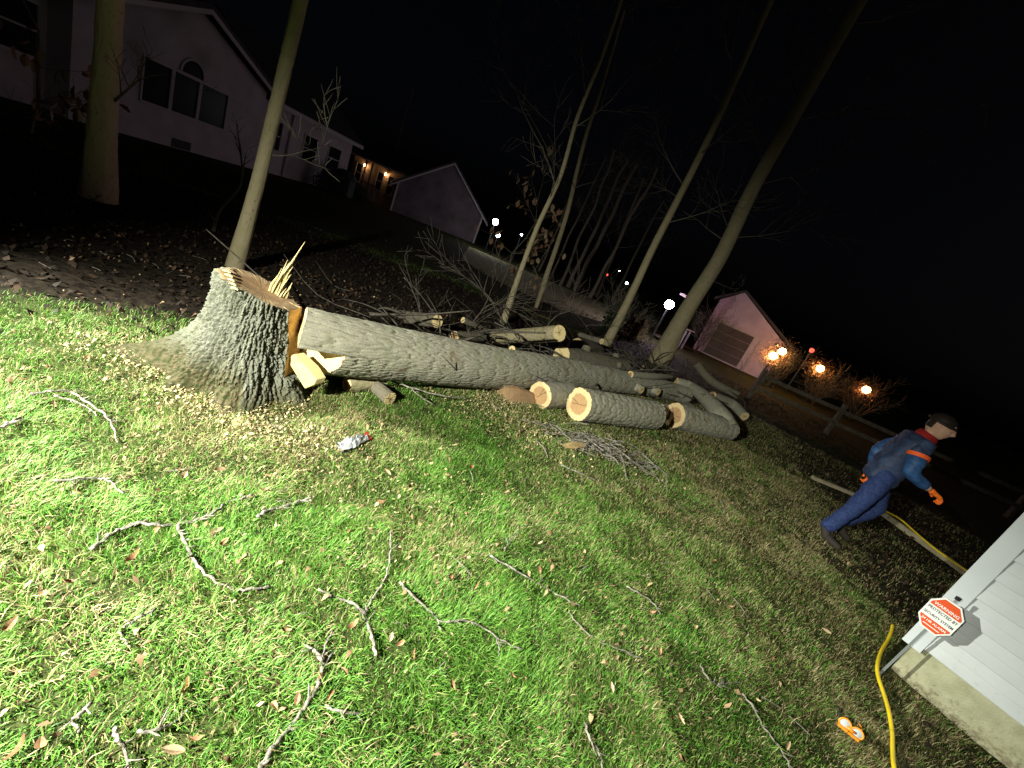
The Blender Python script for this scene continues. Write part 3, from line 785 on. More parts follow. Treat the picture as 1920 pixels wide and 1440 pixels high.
# offcuts
def offcut(name, label, cat, polyf, d, mm, parent_group=None):
    mb = MB().prism(polyf, d); o = mb.build(name, MT[mm]); tag(o, label, cat, parent_group)
    bv = o.modifiers.new('soft', 'BEVEL'); bv.width = .004; bv.segments = 1
    return o
yy = 2.62
offcut('felling_wedge_slab', 'pale flat wedge slab leaning under the sawn butt', 'wood slab', [AT(535, 671, yy), AT(551, 664, yy), AT(579, 690, yy), AT(593, 712, yy - .03), AT(588, 722, yy - .03), AT(571, 729, yy - .03)], (.03, .07, .01), 'splinter')
def halfchunk():
    a, b = G(938, 742, .0), G(1000, 752, .0); ax = (b - a).normalized(); up = Vector((0, 0, 1)); sd = ax.cross(up)
    mb = MB(); prof = [(-.13, 0.0), (-.10, .045), (-.02, .13), (.03, .12), (.13, .02), (.14, 0)]
    v = []
    for k in range(6):
        c = lerp(a, b, k / 5); q = (1, 1.05, 1, .95, .8, .6)[k]
        v += [c + sd * x * q + up * (z * q + .004 * ((k * 7) % 3)) for x, z in prof]
    n = len(prof)
    f = [list(range(n))[::-1], [5 * n + i for i in range(n)]] + [(k * n + i, k * n + i + 1, (k + 1) * n + i + 1, (k + 1) * n + i) for k in range(5) for i in range(n - 1)]
    o = mb.add(v, f).build('wood_chunk', MT['cutdark']); tag(o, 'low split wood chunk dusted with sawdust beside the trunk', 'wood chunk')
halfchunk()
offcut('wood_chip', 'bark edged wood chip standing in the grass before the stump', 'wood chip', [G(430, 806), AT(431, 790, 2.14), AT(440, 783, 2.14), AT(472, 810, 2.12), G(473, 822), G(455, 822)], (.025, .05, 0), 'splinter')
offcut('wood_sliver', 'bright curved wood sliver lying on the twig heap', 'wood sliver', [G(1053, 835, .06), G(1075, 832, .075), G(1101, 831, .06), G(1096, 838, .05), G(1080, 842, .045), G(1062, 841, .045)], (.01, .03, .012), 'cutpale')

# ================================================================== TREES
def ridge_fill(o, v=.75):
    fattr(o.data, 'ridge', np.clip(v + rng.normal(0, .15, len(o.data.vertices)), 0, 1))
def branch_paths(p, d, ln, r, depth, rnd, out, droop=0.):
    n = 4 + depth; pts = [p.copy()]; rr = [r]; q = p.copy(); d = d.normalized()
    for i in range(n):
        d = (d + Vector((rnd.gauss(0, .13), rnd.gauss(0, .13), rnd.gauss(0, .10) + .05 - droop))).normalized()
        q = q + d * ln / n; pts.append(q.copy()); rr.append(r * (1 - .85 * (i + 1) / n))
        if depth > 0 and i >= 1:
            for _ in range(rnd.choice((0, 1, 1, 2)) if depth > 1 else rnd.choice((1, 1, 2))):
                a = d.orthogonal().normalized(); a = Matrix.Rotation(rnd.uniform(0, 6.28), 3, d) @ a
                branch_paths(q, d * .75 + a * rnd.uniform(.5, .9), ln * rnd.uniform(.35, .6), rr[-1] * .6, depth - 1, rnd, out, droop)
    out.append((pts, rr))
def tree(name, label, base, top, r0, r1, seed, group='bare trees behind the felled trunk', forks=(), nbr=9, z0=2.2, blen=1.6, nu=40, bark='trunk', extra=6.0, amp=.004, ncu=18, lv=.10, low=()):
    rnd = random.Random(seed)
    base = Vector(base); top = Vector(top); ax = (top - base)
    t = thing(name, (base.x, base.y, 0), label, 'tree', group)
    H_ = ax.length; topx = top + ax.normalized() * extra
    pts = []
    for k in range(9):
        q = k / 8; p = lerp(base, topx, q)
        w = .035 * min(1, q * 6)
        pts.append(p + Vector((rnd.gauss(0, w), rnd.gauss(0, w), 0)))
    rt = lerp(r0, r1, (H_ + extra) / H_) if r0 > r1 else r1
    rt = max(rt, r0 * .25)
    rad = [r0 * 1.45, r0 * 1.08] + [lerp(r0, rt, k / 12) for k in range(2, 13)]
    pts[0].z = -.03
    o, e, fr = stem('trunk', pts, rad, t, MT[bark], nu=nu, dv=.05, ncu=ncu, lv=lv, amp=amp, seed=seed)
    C, T, X, Y, rr = fr
    out = []
    for k in range(nbr):
        z = z0 + (C[-1][2] - z0) * (k + rnd.random()) / nbr
        i = int(np.argmin(abs(C[:, 2] - z))); a = rnd.uniform(0, 6.28)
        d = Vector((math.cos(a), math.sin(a), rnd.uniform(.25, .8)))
        branch_paths(Vector(C[i]), d, blen * rnd.uniform(.6, 1.3) * (1.2 - .5 * k / nbr), rr[i] * rnd.uniform(.12, .26), 2, rnd, out)
    for z, d, ln, rf in low:
        i = int(np.argmin(abs(C[:, 2] - z))); branch_paths(Vector(C[i]), Vector(d), ln, rr[i] * rf, 2, rnd, out)
    mb = MB()
    for p, r in out: mb.tube(p, [max(q, .0025) for q in r], 5 if r[0] > .02 else 4)
    c = mb.build('crown', MT['dbark'], t, smooth=True); ridge_fill(c, .35)
    return t
tree('bare_tree', 'thick grey tree trunk in front of the pale house', G(185, 372), AT(214, 0, 5.18), .132, .115, 1, nbr=8, z0=3.2, nu=64, ncu=26, lv=.12, amp=.008, low=((1.05, (.8, .2, .9), .9, .16),), bark='dtrunk')
tree('bare_tree', 'slim bright tree trunk rising just behind the stump', G(440, 502), AT(568, 0, 4.7), .068, .062, 2, nbr=7, z0=3.4, nu=56, ncu=18, lv=.09, amp=.004, low=((1.35, (.9, .3, .25), .9, .10),))
tree('bare_tree', 'thin young tree with a side branch behind the propped log', G(943, 607), AT(1090, 200, 8.1), .050, .030, 3, nbr=8, z0=2.0, extra=3.5, low=((2.55, (-1, .2, 1.0), 2.2, .45), (3.5, (.9, .1, .9), 1.5, .4)))
tree('bare_tree', 'crooked young tree just right of the thin young tree', G(1008, 578), AT(1092, 285, 12.0), .070, .045, 4, nbr=7, z0=2.6, extra=3)
tree('bare_tree', 'leaning middle tree left of the bright white lamp', G(1133, 652), AT(1398, 105, 10.3), .088, .058, 5, nbr=10, z0=2.8, extra=3.5, low=((3.8, (-1, 0, .5), 1.8, .25),))
tree('bare_tree', 'tall stout tree right of the bright white lamp', G(1233, 683), AT(1590, 45, 11.4), .20, .12, 6, nbr=8, z0=4.2, extra=4, nu=60, ncu=24, blen=2.4, low=((3.3, (-1, .1, .25), 1.8, .09), (3.5, (-.9, -.3, .4), 1.6, .08), (3.4, (.9, -.2, .4), 1.8, .09), (2.4, (.9, .2, .1), 1.1, .06), (4.6, (.8, 0, .7), 2.4, .13)))
for k, (x, y, Y_, r) in enumerate(((1050, 536, 24, .07), (1064, 540, 25, .10), (1079, 541, 25, .12), (1108, 553, 24, .09), (1118, 556, 27, .08), (1033, 520, 26, .06), (1010, 508, 28, .07), (1150, 560, 31, .09), (700, 420, 30, .09))):
    b = AT(x, y, Y_); b.z = 0
    tree('distant_tree', (('third', 'fourth', 'fifth', 'sixth', 'seventh', 'second', 'leftmost', 'rightmost')[k] + ' of the slender distant trunks on the far lawn' if k < 8 else 'slender distant trunk before the purple lit garage'), b, b + Vector((rng.normal(0, .12), 0, 4)), r, r * .8, 30 + k, group='distant slender trunks', bark='dbark', nbr=6, z0=2.5, nu=14, extra=3, ncu=8, amp=.002)

# saplings still holding brown leaves beside the far lamps
def leaf_mesh(seed, ln=.11, lobes=True):
    rnd = random.Random(seed); v, f = [], []
    n = 7; cup = rnd.uniform(.15, .5); curl = rnd.uniform(-.6, .9)
    for i in range(n + 1):
        q = i / n; w = math.sin(math.pi * min(1, q * .93 + .05)) ** .8 * .30
        if lobes: w *= (1.0, .75)[i % 2] * (1 + rnd.uniform(-.1, .1))
        x = q * ln; z = curl * ln * (q - .45) ** 2 + .004
        v += [(x, -w * ln, z + cup * w * ln), (x, 0, z), (x, w * ln, z + cup * w * ln)]
        if i:
            a = (i - 1) * 3; b = i * 3
            f += [(a, a + 1, b + 1, b), (a + 1, a + 2, b + 2, b + 1)]
    return mesh('leaf', v, f)
LEAVES = [leaf_mesh(k, ln=.115, lobes=k % 2 == 0) for k in range(6)]
for k, me in enumerate(LEAVES): me.materials.append(MT['leaf'] if k % 3 else MT['leafpale'])
def sapling(label, base, h, seed, nl, spread):
    rnd = random.Random(seed); base = Vector(base)
    t = thing('sapling', (base.x, base.y, 0), label, 'sapling', 'saplings with clinging leaves')
    out = []; pts = [base + Vector((rnd.gauss(0, .05) * k, rnd.gauss(0, .05) * k, h * k / 5)) for k in range(6)]
    out.append((pts, [.03, .026, .02, .015, .01, .005]))
    for k in range(10):
        branch_paths(pts[rnd.randint(1, 5)], Vector((rnd.gauss(0, 1), rnd.gauss(0, 1), .5)), spread * rnd.uniform(.6, 1.2), .01, 1, rnd, out)
    mb = MB()
    for p, r in out: mb.tube(p, [max(q, .003) for q in r], 4)
    ridge_fill(mb.build('stems', MT['dbark'], t))
    tips = [p for ps, _ in out for p in ps[1:]]
    for k in range(nl):
        p = rnd.choice(tips) + Vector((rnd.gauss(0, .06), rnd.gauss(0, .06), rnd.gauss(0, .05)))
        o = obj('leaf', LEAVES[rnd.randint(0, 5)], None, t); o.location = p; o.scale = (1.7,) * 3
        o.rotation_euler = (rnd.uniform(-1, 1), rnd.uniform(.3, 1.8), rnd.uniform(0, 6.28))
b = AT(965, 470, 13); b.z = 0
sapling('leafy sapling in front of the cluster of white lamps', b, 2.6, 5, 60, .9)
b = AT(1012, 480, 14); b.z = 0
sapling('low sapling with tan leaves right of the white lamps', b, 1.7, 6, 40, .7)
b = AT(60, 120, 7.0); b.z = 0
sapling('sapling with rusty leaves at the far left edge', b, 2.6, 8, 60, .9)

# brush and thin saplings behind the trunk
def brush(label, pts, r, seed, depth=2, ln=.9, nb=7, name='brush_branch', matn='twig', group='brush behind the trunk', up=.5):
    rnd = random.Random(seed); P = smooth_path(pts, 4); out = [(P, [lerp(r, r * .35, i / (len(P) - 1)) for i in range(len(P))])]
    for k in range(nb):
        i = rnd.randint(2, len(P) - 2); d = (P[i + 1] - P[i]).normalized()
        branch_paths(P[i], d + Vector((rnd.gauss(0, .6), rnd.gauss(0, .6), abs(rnd.gauss(0, up)))), ln * rnd.uniform(.4, 1), r * .5, depth - 1, rnd, out, droop=.03)
    mb = MB()
    for p, q in out: mb.tube(p, [max(x, .0022) for x in q], 5)
    lo = min(v.z for v in mb.v)
    o = mb.build(name, MT[matn], smooth=True); tag(o, label, 'branch', group); return o
brush('pale bare branch fanning up left of the thin young tree', [AT(955, 655, 6.6), AT(930, 575, 6.5), AT(880, 525, 6.5), AT(822, 492, 6.5)], .016, 1, nb=9, ln=1.0)
brush('tangled twiggy branch spread behind the propped log', [AT(870, 640, 6.0), AT(890, 600, 6.1), AT(930, 570, 6.3), AT(1010, 610, 6.6)], .014, 2, nb=10, ln=.9)
brush('thin arching branch right of the propped log', [AT(1010, 635, 7.0), AT(1040, 595, 7.0), AT(1075, 585, 7.2), AT(1105, 620, 7.4)], .012, 3, nb=9, ln=.8)
brush('dark twiggy branch low behind the middle of the trunk', [AT(800, 640, 5.5), AT(780, 560, 5.6), AT(745, 490, 5.8)], .010, 4, nb=5, ln=.7)
brush('forked sapling stem leaning beside the slim bright trunk', [G(400, 435), AT(412, 395, 6.6), AT(452, 345, 6.6), AT(450, 270, 6.6)], .030, 5, nb=4, ln=.6)
brush('thin stems left of the thick grey tree', [G(150, 385), AT(100, 300, 6.2), AT(60, 215, 6.2)], .010, 6, nb=5, ln=.8)
brush('low scrub stem right of the thick grey tree', [G(265, 420), AT(275, 370, 6.8), AT(285, 330, 6.8)], .012, 7, nb=7, ln=.6)
brush('thin bramble arching at the foot of the thick grey tree', [G(160, 385), AT(215, 352, 5.3), AT(262, 340, 5.4), AT(290, 352, 5.5)], .007, 9, nb=3, ln=.4)
brush('curving twig standing behind the right end of the pile', [AT(1370, 740, 9.2), AT(1385, 715, 9.2), AT(1378, 690, 9.2)], .012, 10, nb=3, ln=.5)

def brush_tangle():
    rnd = random.Random(77); mb = MB()
    for k in range(230):
        q = rnd.random(); c = Vector((lerp(-1.3, 4.2, q), lerp(4.6, 9.0, q), 0)) + Vector((rnd.gauss(-.25, .45), rnd.gauss(.3, .45), 0))
        a = rnd.uniform(0, 6.28); d = Vector((math.cos(a), math.sin(a), rnd.uniform(-.1, .7))).normalized(); ln = rnd.uniform(.25, 1.1)
        p = c + Vector((0, 0, rnd.uniform(.02, .25)))
        pts = [p, p + d * ln * .5 + Vector((rnd.gauss(0, .06), rnd.gauss(0, .06), rnd.gauss(0, .05))), p + d * ln + Vector((rnd.gauss(0, .1), rnd.gauss(0, .1), rnd.gauss(-.05, .08)))]
        for v in pts: v.z = max(v.z, .02)
        r = rnd.uniform(.003, .012) if rnd.random() < .85 else rnd.uniform(.014, .03)
        mb.tube(smooth_path(pts, 3), [lerp(r, r * .45, i / 6) for i in range(7)], 5)
    tag(mb.build('brush_tangle', MT['twig'], smooth=True), 'dark tangle of cut brush and branches heaped behind the trunk', 'brush', kind='stuff')
brush_tangle()
for k, (x, y, Y_, r, lb) in enumerate(((1128, 640, 7.6, .05, 'small round cut branch end above the stubby limbed log'), (868, 600, 6.2, .045, 'small cut branch end in the brush left of the propped log'), (700, 560, 6.0, .04, 'small cut branch end in the dark behind the butt'),
                                       (1205, 690, 9.0, .06, 'short cut branch before the foot of the stout tree'), (960, 655, 5.6, .05, 'small cut branch end just above the trunk below the propped log'))):
    a = AT(x, y, Y_); log(lb, [a, a + Vector((rng.uniform(-.5, .5), .5, -.12))], [r, r * .9], name='cut_branch', group='small cut branches in the brush', seed=50. + k, m1='cutpale', bark='dbark', nu=24, cat='branch', ncu=8, lv=.06, amp=.003)

# ================================================================== STICKS, LEAVES ON THE LAWN
def stick(label, lines, r, zz=.03, name='fallen_stick', cat='stick', group='sticks scattered on the lawn', matn='stick'):
    mb = MB()
    for n_, (px, k) in enumerate(lines):
        pts = smooth_path([G(x, y, zz + .012 * math.sin(i * 2.1 + n_)) for i, (x, y) in enumerate(px)], 5)
        m_ = len(pts) - 1
        rr = [r * k * lerp(1, .62, i / m_) * (1 + .16 * math.sin(i * 2.7 + x) + (.25 if i % 5 == 0 else 0)) for i, x in enumerate([px[0][0]] * (m_ + 1))]
        mb.tube([p + Vector((.003 * math.sin(i * 2.3 + n_), .003 * math.cos(i * 1.9), .004 * math.sin(i * 1.7))) for i, p in enumerate(pts)], [q * .82 for q in rr], 7)
        rs = random.Random(int(px[0][0] * 7 + px[0][1]))             # short broken spurs and buds along it
        for _ in range(max(2, m_ // 5)):
            i = rs.randint(1, m_ - 1); d = (pts[i + 1] - pts[i]).normalized(); sd = Vector((-d.y, d.x, 0)) * rs.choice((-1, 1))
            q = (d * .6 + sd * rs.uniform(.5, 1) + Vector((0, 0, rs.uniform(.1, .6)))).normalized(); L_ = rs.uniform(.012, .05)
            mb.tube([pts[i], pts[i] + q * L_ * .6, pts[i] + q * L_ + Vector((0, 0, .004))], [rr[i] * .6, rr[i] * .4, rr[i] * .2], 5)
    o = mb.build(name, MT[matn], smooth=True); return tag(o, label, cat, group)
stick('long crooked branch on the grass with a limb bending downward', [([(168, 1032), (205, 1004), (232, 990), (258, 981), (295, 984), (332, 984), (372, 974), (408, 956), (425, 942), (455, 934), (472, 928)], 1), ([(332, 984), (345, 1012), (360, 1042), (372, 1062), (398, 1085), (438, 1106), (470, 1104), (508, 1100)], .9)], .0085)
stick('stout broken stick right of the long crooked branch', [([(482, 970), (496, 960), (520, 953), (555, 942), (582, 934)], 1)], .0105)
stick('long forked stick running off the bottom edge of the lawn', [([(480, 1455), (510, 1405), (545, 1362), (575, 1320), (596, 1285), (605, 1245), (603, 1238)], 1.1), ([(603, 1240), (590, 1220), (568, 1208)], .9), ([(604, 1238), (612, 1205), (625, 1182)], .6)], .0085)
stick('upright looking forked stick in the middle foreground', [([(705, 1230), (698, 1195), (686, 1160), (682, 1148)], 1), ([(684, 1150), (660, 1130), (628, 1120), (598, 1104)], .9), ([(685, 1148), (700, 1120), (722, 1085), (732, 1040), (732, 998)], .8)], .0085)
stick('short knobbly stick right of the forked stick', [([(750, 1093), (772, 1115), (800, 1140), (818, 1158), (826, 1182)], 1)], .0068)
stick('thin crooked twig below the short knobbly stick', [([(832, 1168), (870, 1163), (905, 1176), (940, 1200), (976, 1218)], 1), ([(930, 1196), (936, 1215), (934, 1232)], .6)], .0055)
stick('straight slender stick slanting across the middle lawn', [([(918, 1042), (960, 1065), (1010, 1095), (1050, 1117), (1088, 1137)], 1), ([(1010, 1094), (1018, 1085)], .5)], .0062)
stick('thin pale twig below the straight slender stick', [([(1066, 1148), (1092, 1178), (1122, 1202), (1165, 1218), (1206, 1236)], 1)], .0042)
stick('small broken twig with a side spur at lower right centre', [([(1314, 1250), (1328, 1272), (1346, 1284), (1370, 1290)], 1), ([(1346, 1284), (1372, 1280), (1396, 1280)], .7)], .0055)
stick('curved twig at the lower right running off the lawn', [([(1392, 1302), (1412, 1325), (1430, 1360), (1458, 1396), (1478, 1430), (1484, 1450)], 1)], .0058)
stick('short twig at the bottom edge below the thin pale twig', [([(1097, 1358), (1106, 1385), (1124, 1412), (1132, 1450)], 1)], .006)
stick('arched pale branch lying at the left below the dark edge', [([(58, 740), (95, 733), (132, 735), (160, 752), (195, 776), (212, 800), (220, 830)], 1), ([(100, 742), (140, 752), (170, 768), (182, 780)], .8)], .0075)
stick('short grey stick cut off by the left edge', [([(-12, 806), (15, 794), (38, 782)], 1)], .009)
stick('bent thin twig in the left foreground', [([(290, 1143), (258, 1160), (228, 1178), (224, 1186), (234, 1202), (248, 1212)], 1)], .0045)
stick('short pale stick at the lower left edge of the lawn', [([(214, 1368), (222, 1386), (234, 1402), (241, 1445)], 1)], .0068)
stick('small twig left of the long crooked branch', [([(100, 902), (150, 897), (185, 897), (205, 902), (230, 926)], 1)], .006)
stick('stubby light stick at the far lower left', [([(168, 1320), (150, 1340), (136, 1352), (150, 1370)], 1)], .006)
stick('grey twig near the bottom left centre', [([(258, 1373), (295, 1368), (330, 1352), (352, 1330)], 1)], .0055)
stick('short twig below the crooked branch limb', [([(610, 1325), (645, 1335), (682, 1338)], 1)], .006)
stick('thin curved twig at right centre of the lawn', [([(1175, 1100), (1198, 1112), (1222, 1128), (1238, 1150)], 1)], .006)
stick('faint straight twig above the slender stick', [([(945, 1030), (965, 1005), (985, 978)], 1)], .0045)
stick('thin forked branch lying under the felled trunk', [([(668, 708), (705, 704), (740, 716), (775, 728), (830, 742), (880, 746)], 1), ([(770, 728), (790, 745), (812, 758)], .6)], .010, zz=.08)
stick('bleached bent twig right of the twig heap', [([(1188, 868), (1212, 868), (1224, 882), (1236, 902)], 1)], .008)
stick('small curled twig left of the twig heap', [([(1008, 828), (1020, 840), (1027, 858)], 1)], .007)
stick('straight twig below the twig heap', [([(1052, 872), (1085, 886), (1120, 902)], 1)], .007)

def twig_heap():
    rnd = random.Random(9); mb = MB()
    c = G(1130, 848); ax = (G(1190, 868) - G(1070, 826)).normalized()
    for k in range(150):
        q = rnd.gauss(0, .34); w = rnd.gauss(0, .15)
        p = c + ax * q + Vector((ax.y, -ax.x, 0)) * w + Vector((0, 0, abs(rnd.gauss(.03, .035))))
        a = rnd.gauss(.5, .9); d = Vector((math.cos(a), math.sin(a), rnd.gauss(0, .25))); ln = rnd.uniform(.08, .34)
        pts = [p - d * ln / 2, p + Vector((rnd.gauss(0, .02), rnd.gauss(0, .02), rnd.uniform(0, .03))), p + d * ln / 2]
        for v in pts: v.z = max(v.z, .012)
        r = rnd.uniform(.0022, .006); mb.tube(smooth_path(pts, 3), r, 4)
    tag(mb.build('twig_heap', MT['stick']), 'heap of small grey twigs on the lawn before the thick log', 'twigs', kind='stuff')
twig_heap()
def small_twigs():
    rnd = random.Random(19); mb = MB()
    for k in range(170):
        rr = math.sqrt(rnd.uniform(1.2, 50)); a = R(rnd.uniform(20, 160)); p = Vector((rr * math.cos(a), rr * math.sin(a), .03))
        if in_house(p.x, p.y, .1) or (p - STUMP).length < .6: continue
        b_ = rnd.uniform(0, 6.28); d = Vector((math.cos(b_), math.sin(b_), rnd.gauss(0, .08))); ln = rnd.uniform(.04, .16)
        pts = [p - d * ln / 2, p + Vector((rnd.gauss(0, .01), rnd.gauss(0, .01), .004)), p + d * ln / 2]
        mb.tube(smooth_path(pts, 3), rnd.uniform(.0015, .0035), 4)
    tag(mb.build('twig_crumbs', MT['stick']), 'tiny broken twigs strewn through the lawn', 'twigs', kind='stuff')
small_twigs()

LEAFPX = [(545, 1185), (650, 1185), (730, 1205), (745, 1210), (640, 1250), (625, 1290), (560, 1300), (625, 1350), (695, 1330), (770, 1245), (845, 1275), (840, 1088), (822, 1092), (805, 1030), (890, 1105),
          (1010, 1060), (1025, 1050), (1020, 1075), (810, 955), (660, 990), (410, 1025), (395, 1000), (490, 920), (505, 900), (340, 900), (420, 880), (440, 900), (140, 1095), (75, 1112), (30, 1160), (60, 1380), (75, 1390),
          (345, 1410), (360, 1390), (345, 1310), (440, 1400), (50, 690), (90, 690), (160, 675), (100, 755), (30, 962), (10, 900), (480, 1060), (130, 930), (118, 920), (300, 985), (985, 980), (1148, 1300), (1270, 1340),
          (1415, 1310), (1160, 1230), (1235, 1230), (1215, 1150), (1070, 890), (1240, 960), (950, 895), (880, 880), (720, 880), (260, 870), (330, 880), (1365, 1140), (1280, 1430), (1090, 1420), (955, 1260), (520, 1330), (1300, 1180), (1500, 1110), (1540, 1180), (1450, 1230), (1480, 1390), (235, 1060), (560, 1010), (705, 945), (770, 910), (900, 960), (1120, 1020), (1190, 1050), (1330, 1050), (1400, 980), (1040, 960)]
LANDMARKS = [(320, 985, 'long crooked branch'), (400, 1085, 'downward limb of the crooked branch'), (530, 952, 'stout broken stick'), (560, 1340, 'long forked stick by the bottom edge'), (600, 1230, 'tip of the long forked stick'), (690, 1150, 'forked stick in the middle foreground'), (730, 1040, 'upper tip of the forked stick'),
             (790, 1135, 'short knobbly stick'), (905, 1180, 'thin crooked twig'), (1000, 1090, 'straight slender stick'), (1130, 1200, 'thin pale twig'), (1345, 1280, 'small broken twig'), (1440, 1380, 'curved twig at lower right'), (1115, 1400, 'short twig at the bottom edge'), (140, 745, 'arched pale branch'),
             (15, 795, 'stick cut by the left edge'), (240, 1180, 'bent thin twig'), (230, 1400, 'short pale stick at lower left'), (170, 900, 'small twig at the left'), (300, 1360, 'grey twig near the bottom'), (665, 825, 'crumpled litter'), (1130, 845, 'twig heap'), (450, 805, 'wood chip'), (1596, 1366, 'safety glasses'), (1660, 1250, 'yellow hose'),
             (1210, 1125, 'thin curved twig'), (965, 1005, 'faint straight twig')]
rnd = random.Random(4)
for x, y in [q for i, q in enumerate(LEAFPX) if i % 9 != 8]:
    o = obj('fallen_leaf', LEAVES[rnd.randint(0, 5)])
    o.location = G(x, y, .035); k = rnd.uniform(.24, .52); o.scale = (k, k * rnd.uniform(.5, .9), k * rnd.uniform(1.2, 2.6))
    o.rotation_euler = (rnd.gauss(0, .35), rnd.gauss(-.1, .35), rnd.uniform(0, 6.28))
    near = min(LANDMARKS, key=lambda q: math.hypot(q[0] - x, q[1] - y)); dx, dy = x - near[0], y - near[1]
    side = ('right of' if dx > 0 else 'left of') if abs(dx) > abs(dy) else ('below' if dy > 0 else 'above')
    hue = 'pale tan' if o.data.materials[0] is MT['leafpale'] else 'rusty brown'
    size = 'small' if k < .38 else 'large'
    tag(o, f'{size} {hue} curled leaf {side} the {near[2]}', 'leaf', 'fallen leaves on the lawn')

# ================================================================== NEAR HOUSE CORNER, SIGN, HOSE
def near_house():
    t = thing('white_house', CORNER, 'white sided house corner with pale concrete foundation at lower right', 'house')
    up = Vector((0, 0, 1)); Lw, Dw, zf = 7.0, 6.0, .265; bk = -wnrm
    # foundation blocks along the lit wall
    fb = WALL_A - wnrm * .0
    for k in range(9):
        a = fb + ww * (k * .80); b_ = fb + ww * (k * .80 + .792)
        MB().prism([a - up * .1, b_ - up * .1, b_ + up * (zf - .012), a + up * (zf - .012)], bk * .2).build('foundation_block', MT['found'], t)
    a = fb + bk * .2
    MB().prism([a - up * .1, a + bk * 5.6 - up * .1, a + bk * 5.6 + up * (zf - .012), a + up * (zf - .012)], ww * .2).build('foundation_wall', MT['found'], t)
    # lapped siding boards, each its own piece
    hb = .152
    prof = [(0.0, 0.0), (.022, .0), (.024, .004), (.023, .012), (.0135, hb * .5), (.0165, hb * .515), (.004, hb + .006), (0, hb + .006)]
    me = None
    s0_, s1_ = .085, Lw
    for k in range(20):
        z = zf + k * hb
        if me is None:
            v = []; n = len(prof)
            for s in (s0_, s1_):
                v += [ww * s + wnrm * (x - .012) + up * y for x, y in prof]
            me = mesh('siding_board', v, [list(range(n)), list(range(n, 2 * n))[::-1]] + [(i, n + i, n + (i + 1) % n, (i + 1) % n) for i in range(n)])
            me.materials.append(MT['siding'])
        obj('siding_board', me, None, t, loc=CORNER + up * z)
    MB().prism([CORNER + ww * .02 + bk * .02 + up * zf, CORNER + ww * Lw + bk * .02 + up * zf, CORNER + ww * Lw + bk * .02 + up * 3.3, CORNER + ww * .02 + bk * .02 + up * 3.3], bk * .1).build('wall_sheathing', MT['siding'], t)
    # corner post: front leaf, return leaf
    c = CORNER
    MB().prism([c + up * (zf - .035), c + ww * .10 + up * (zf - .035), c + ww * .10 + up * 3.3, c + up * 3.3], wnrm * .018).build('corner_post', MT['trim'], t)
    MB().prism([c + bk * .0005 + up * (zf - .035), c + bk * .1 + up * (zf - .035), c + bk * .1 + up * 3.3, c + bk * .0005 + up * 3.3], ww * .018).build('corner_post', MT['trim'], t)
    for k in range(20):
        z = zf + k * hb; a = c + bk * .1 + ww * .012 + up * z; b_ = c + bk * Dw + ww * .012 + up * z
        MB().prism([a, a + up * hb, a + up * hb + ww * .012, a + ww * .012], bk * (Dw - .1)).build('return_board', MT['siding'], t)
    # eave and roof, above the frame
    MB().prism([c + up * 3.3 + wnrm * .35 - ww * .3, c + up * 3.3 + wnrm * .35 + ww * Lw, c + up * 3.42 + wnrm * .35 + ww * Lw, c + up * 3.42 + wnrm * .35 - ww * .3], bk * (Dw + .7)).build('eave', MT['trim'], t)
    MB().prism([c + up * 3.42 + wnrm * .4 - ww * .35, c + up * 3.42 + bk * (Dw + .4) - ww * .35, c + up * 5.2 + bk * Dw * .5 - ww * .35], ww * (Lw + .35)).build('roof', MT['roof'], t)
near_house()

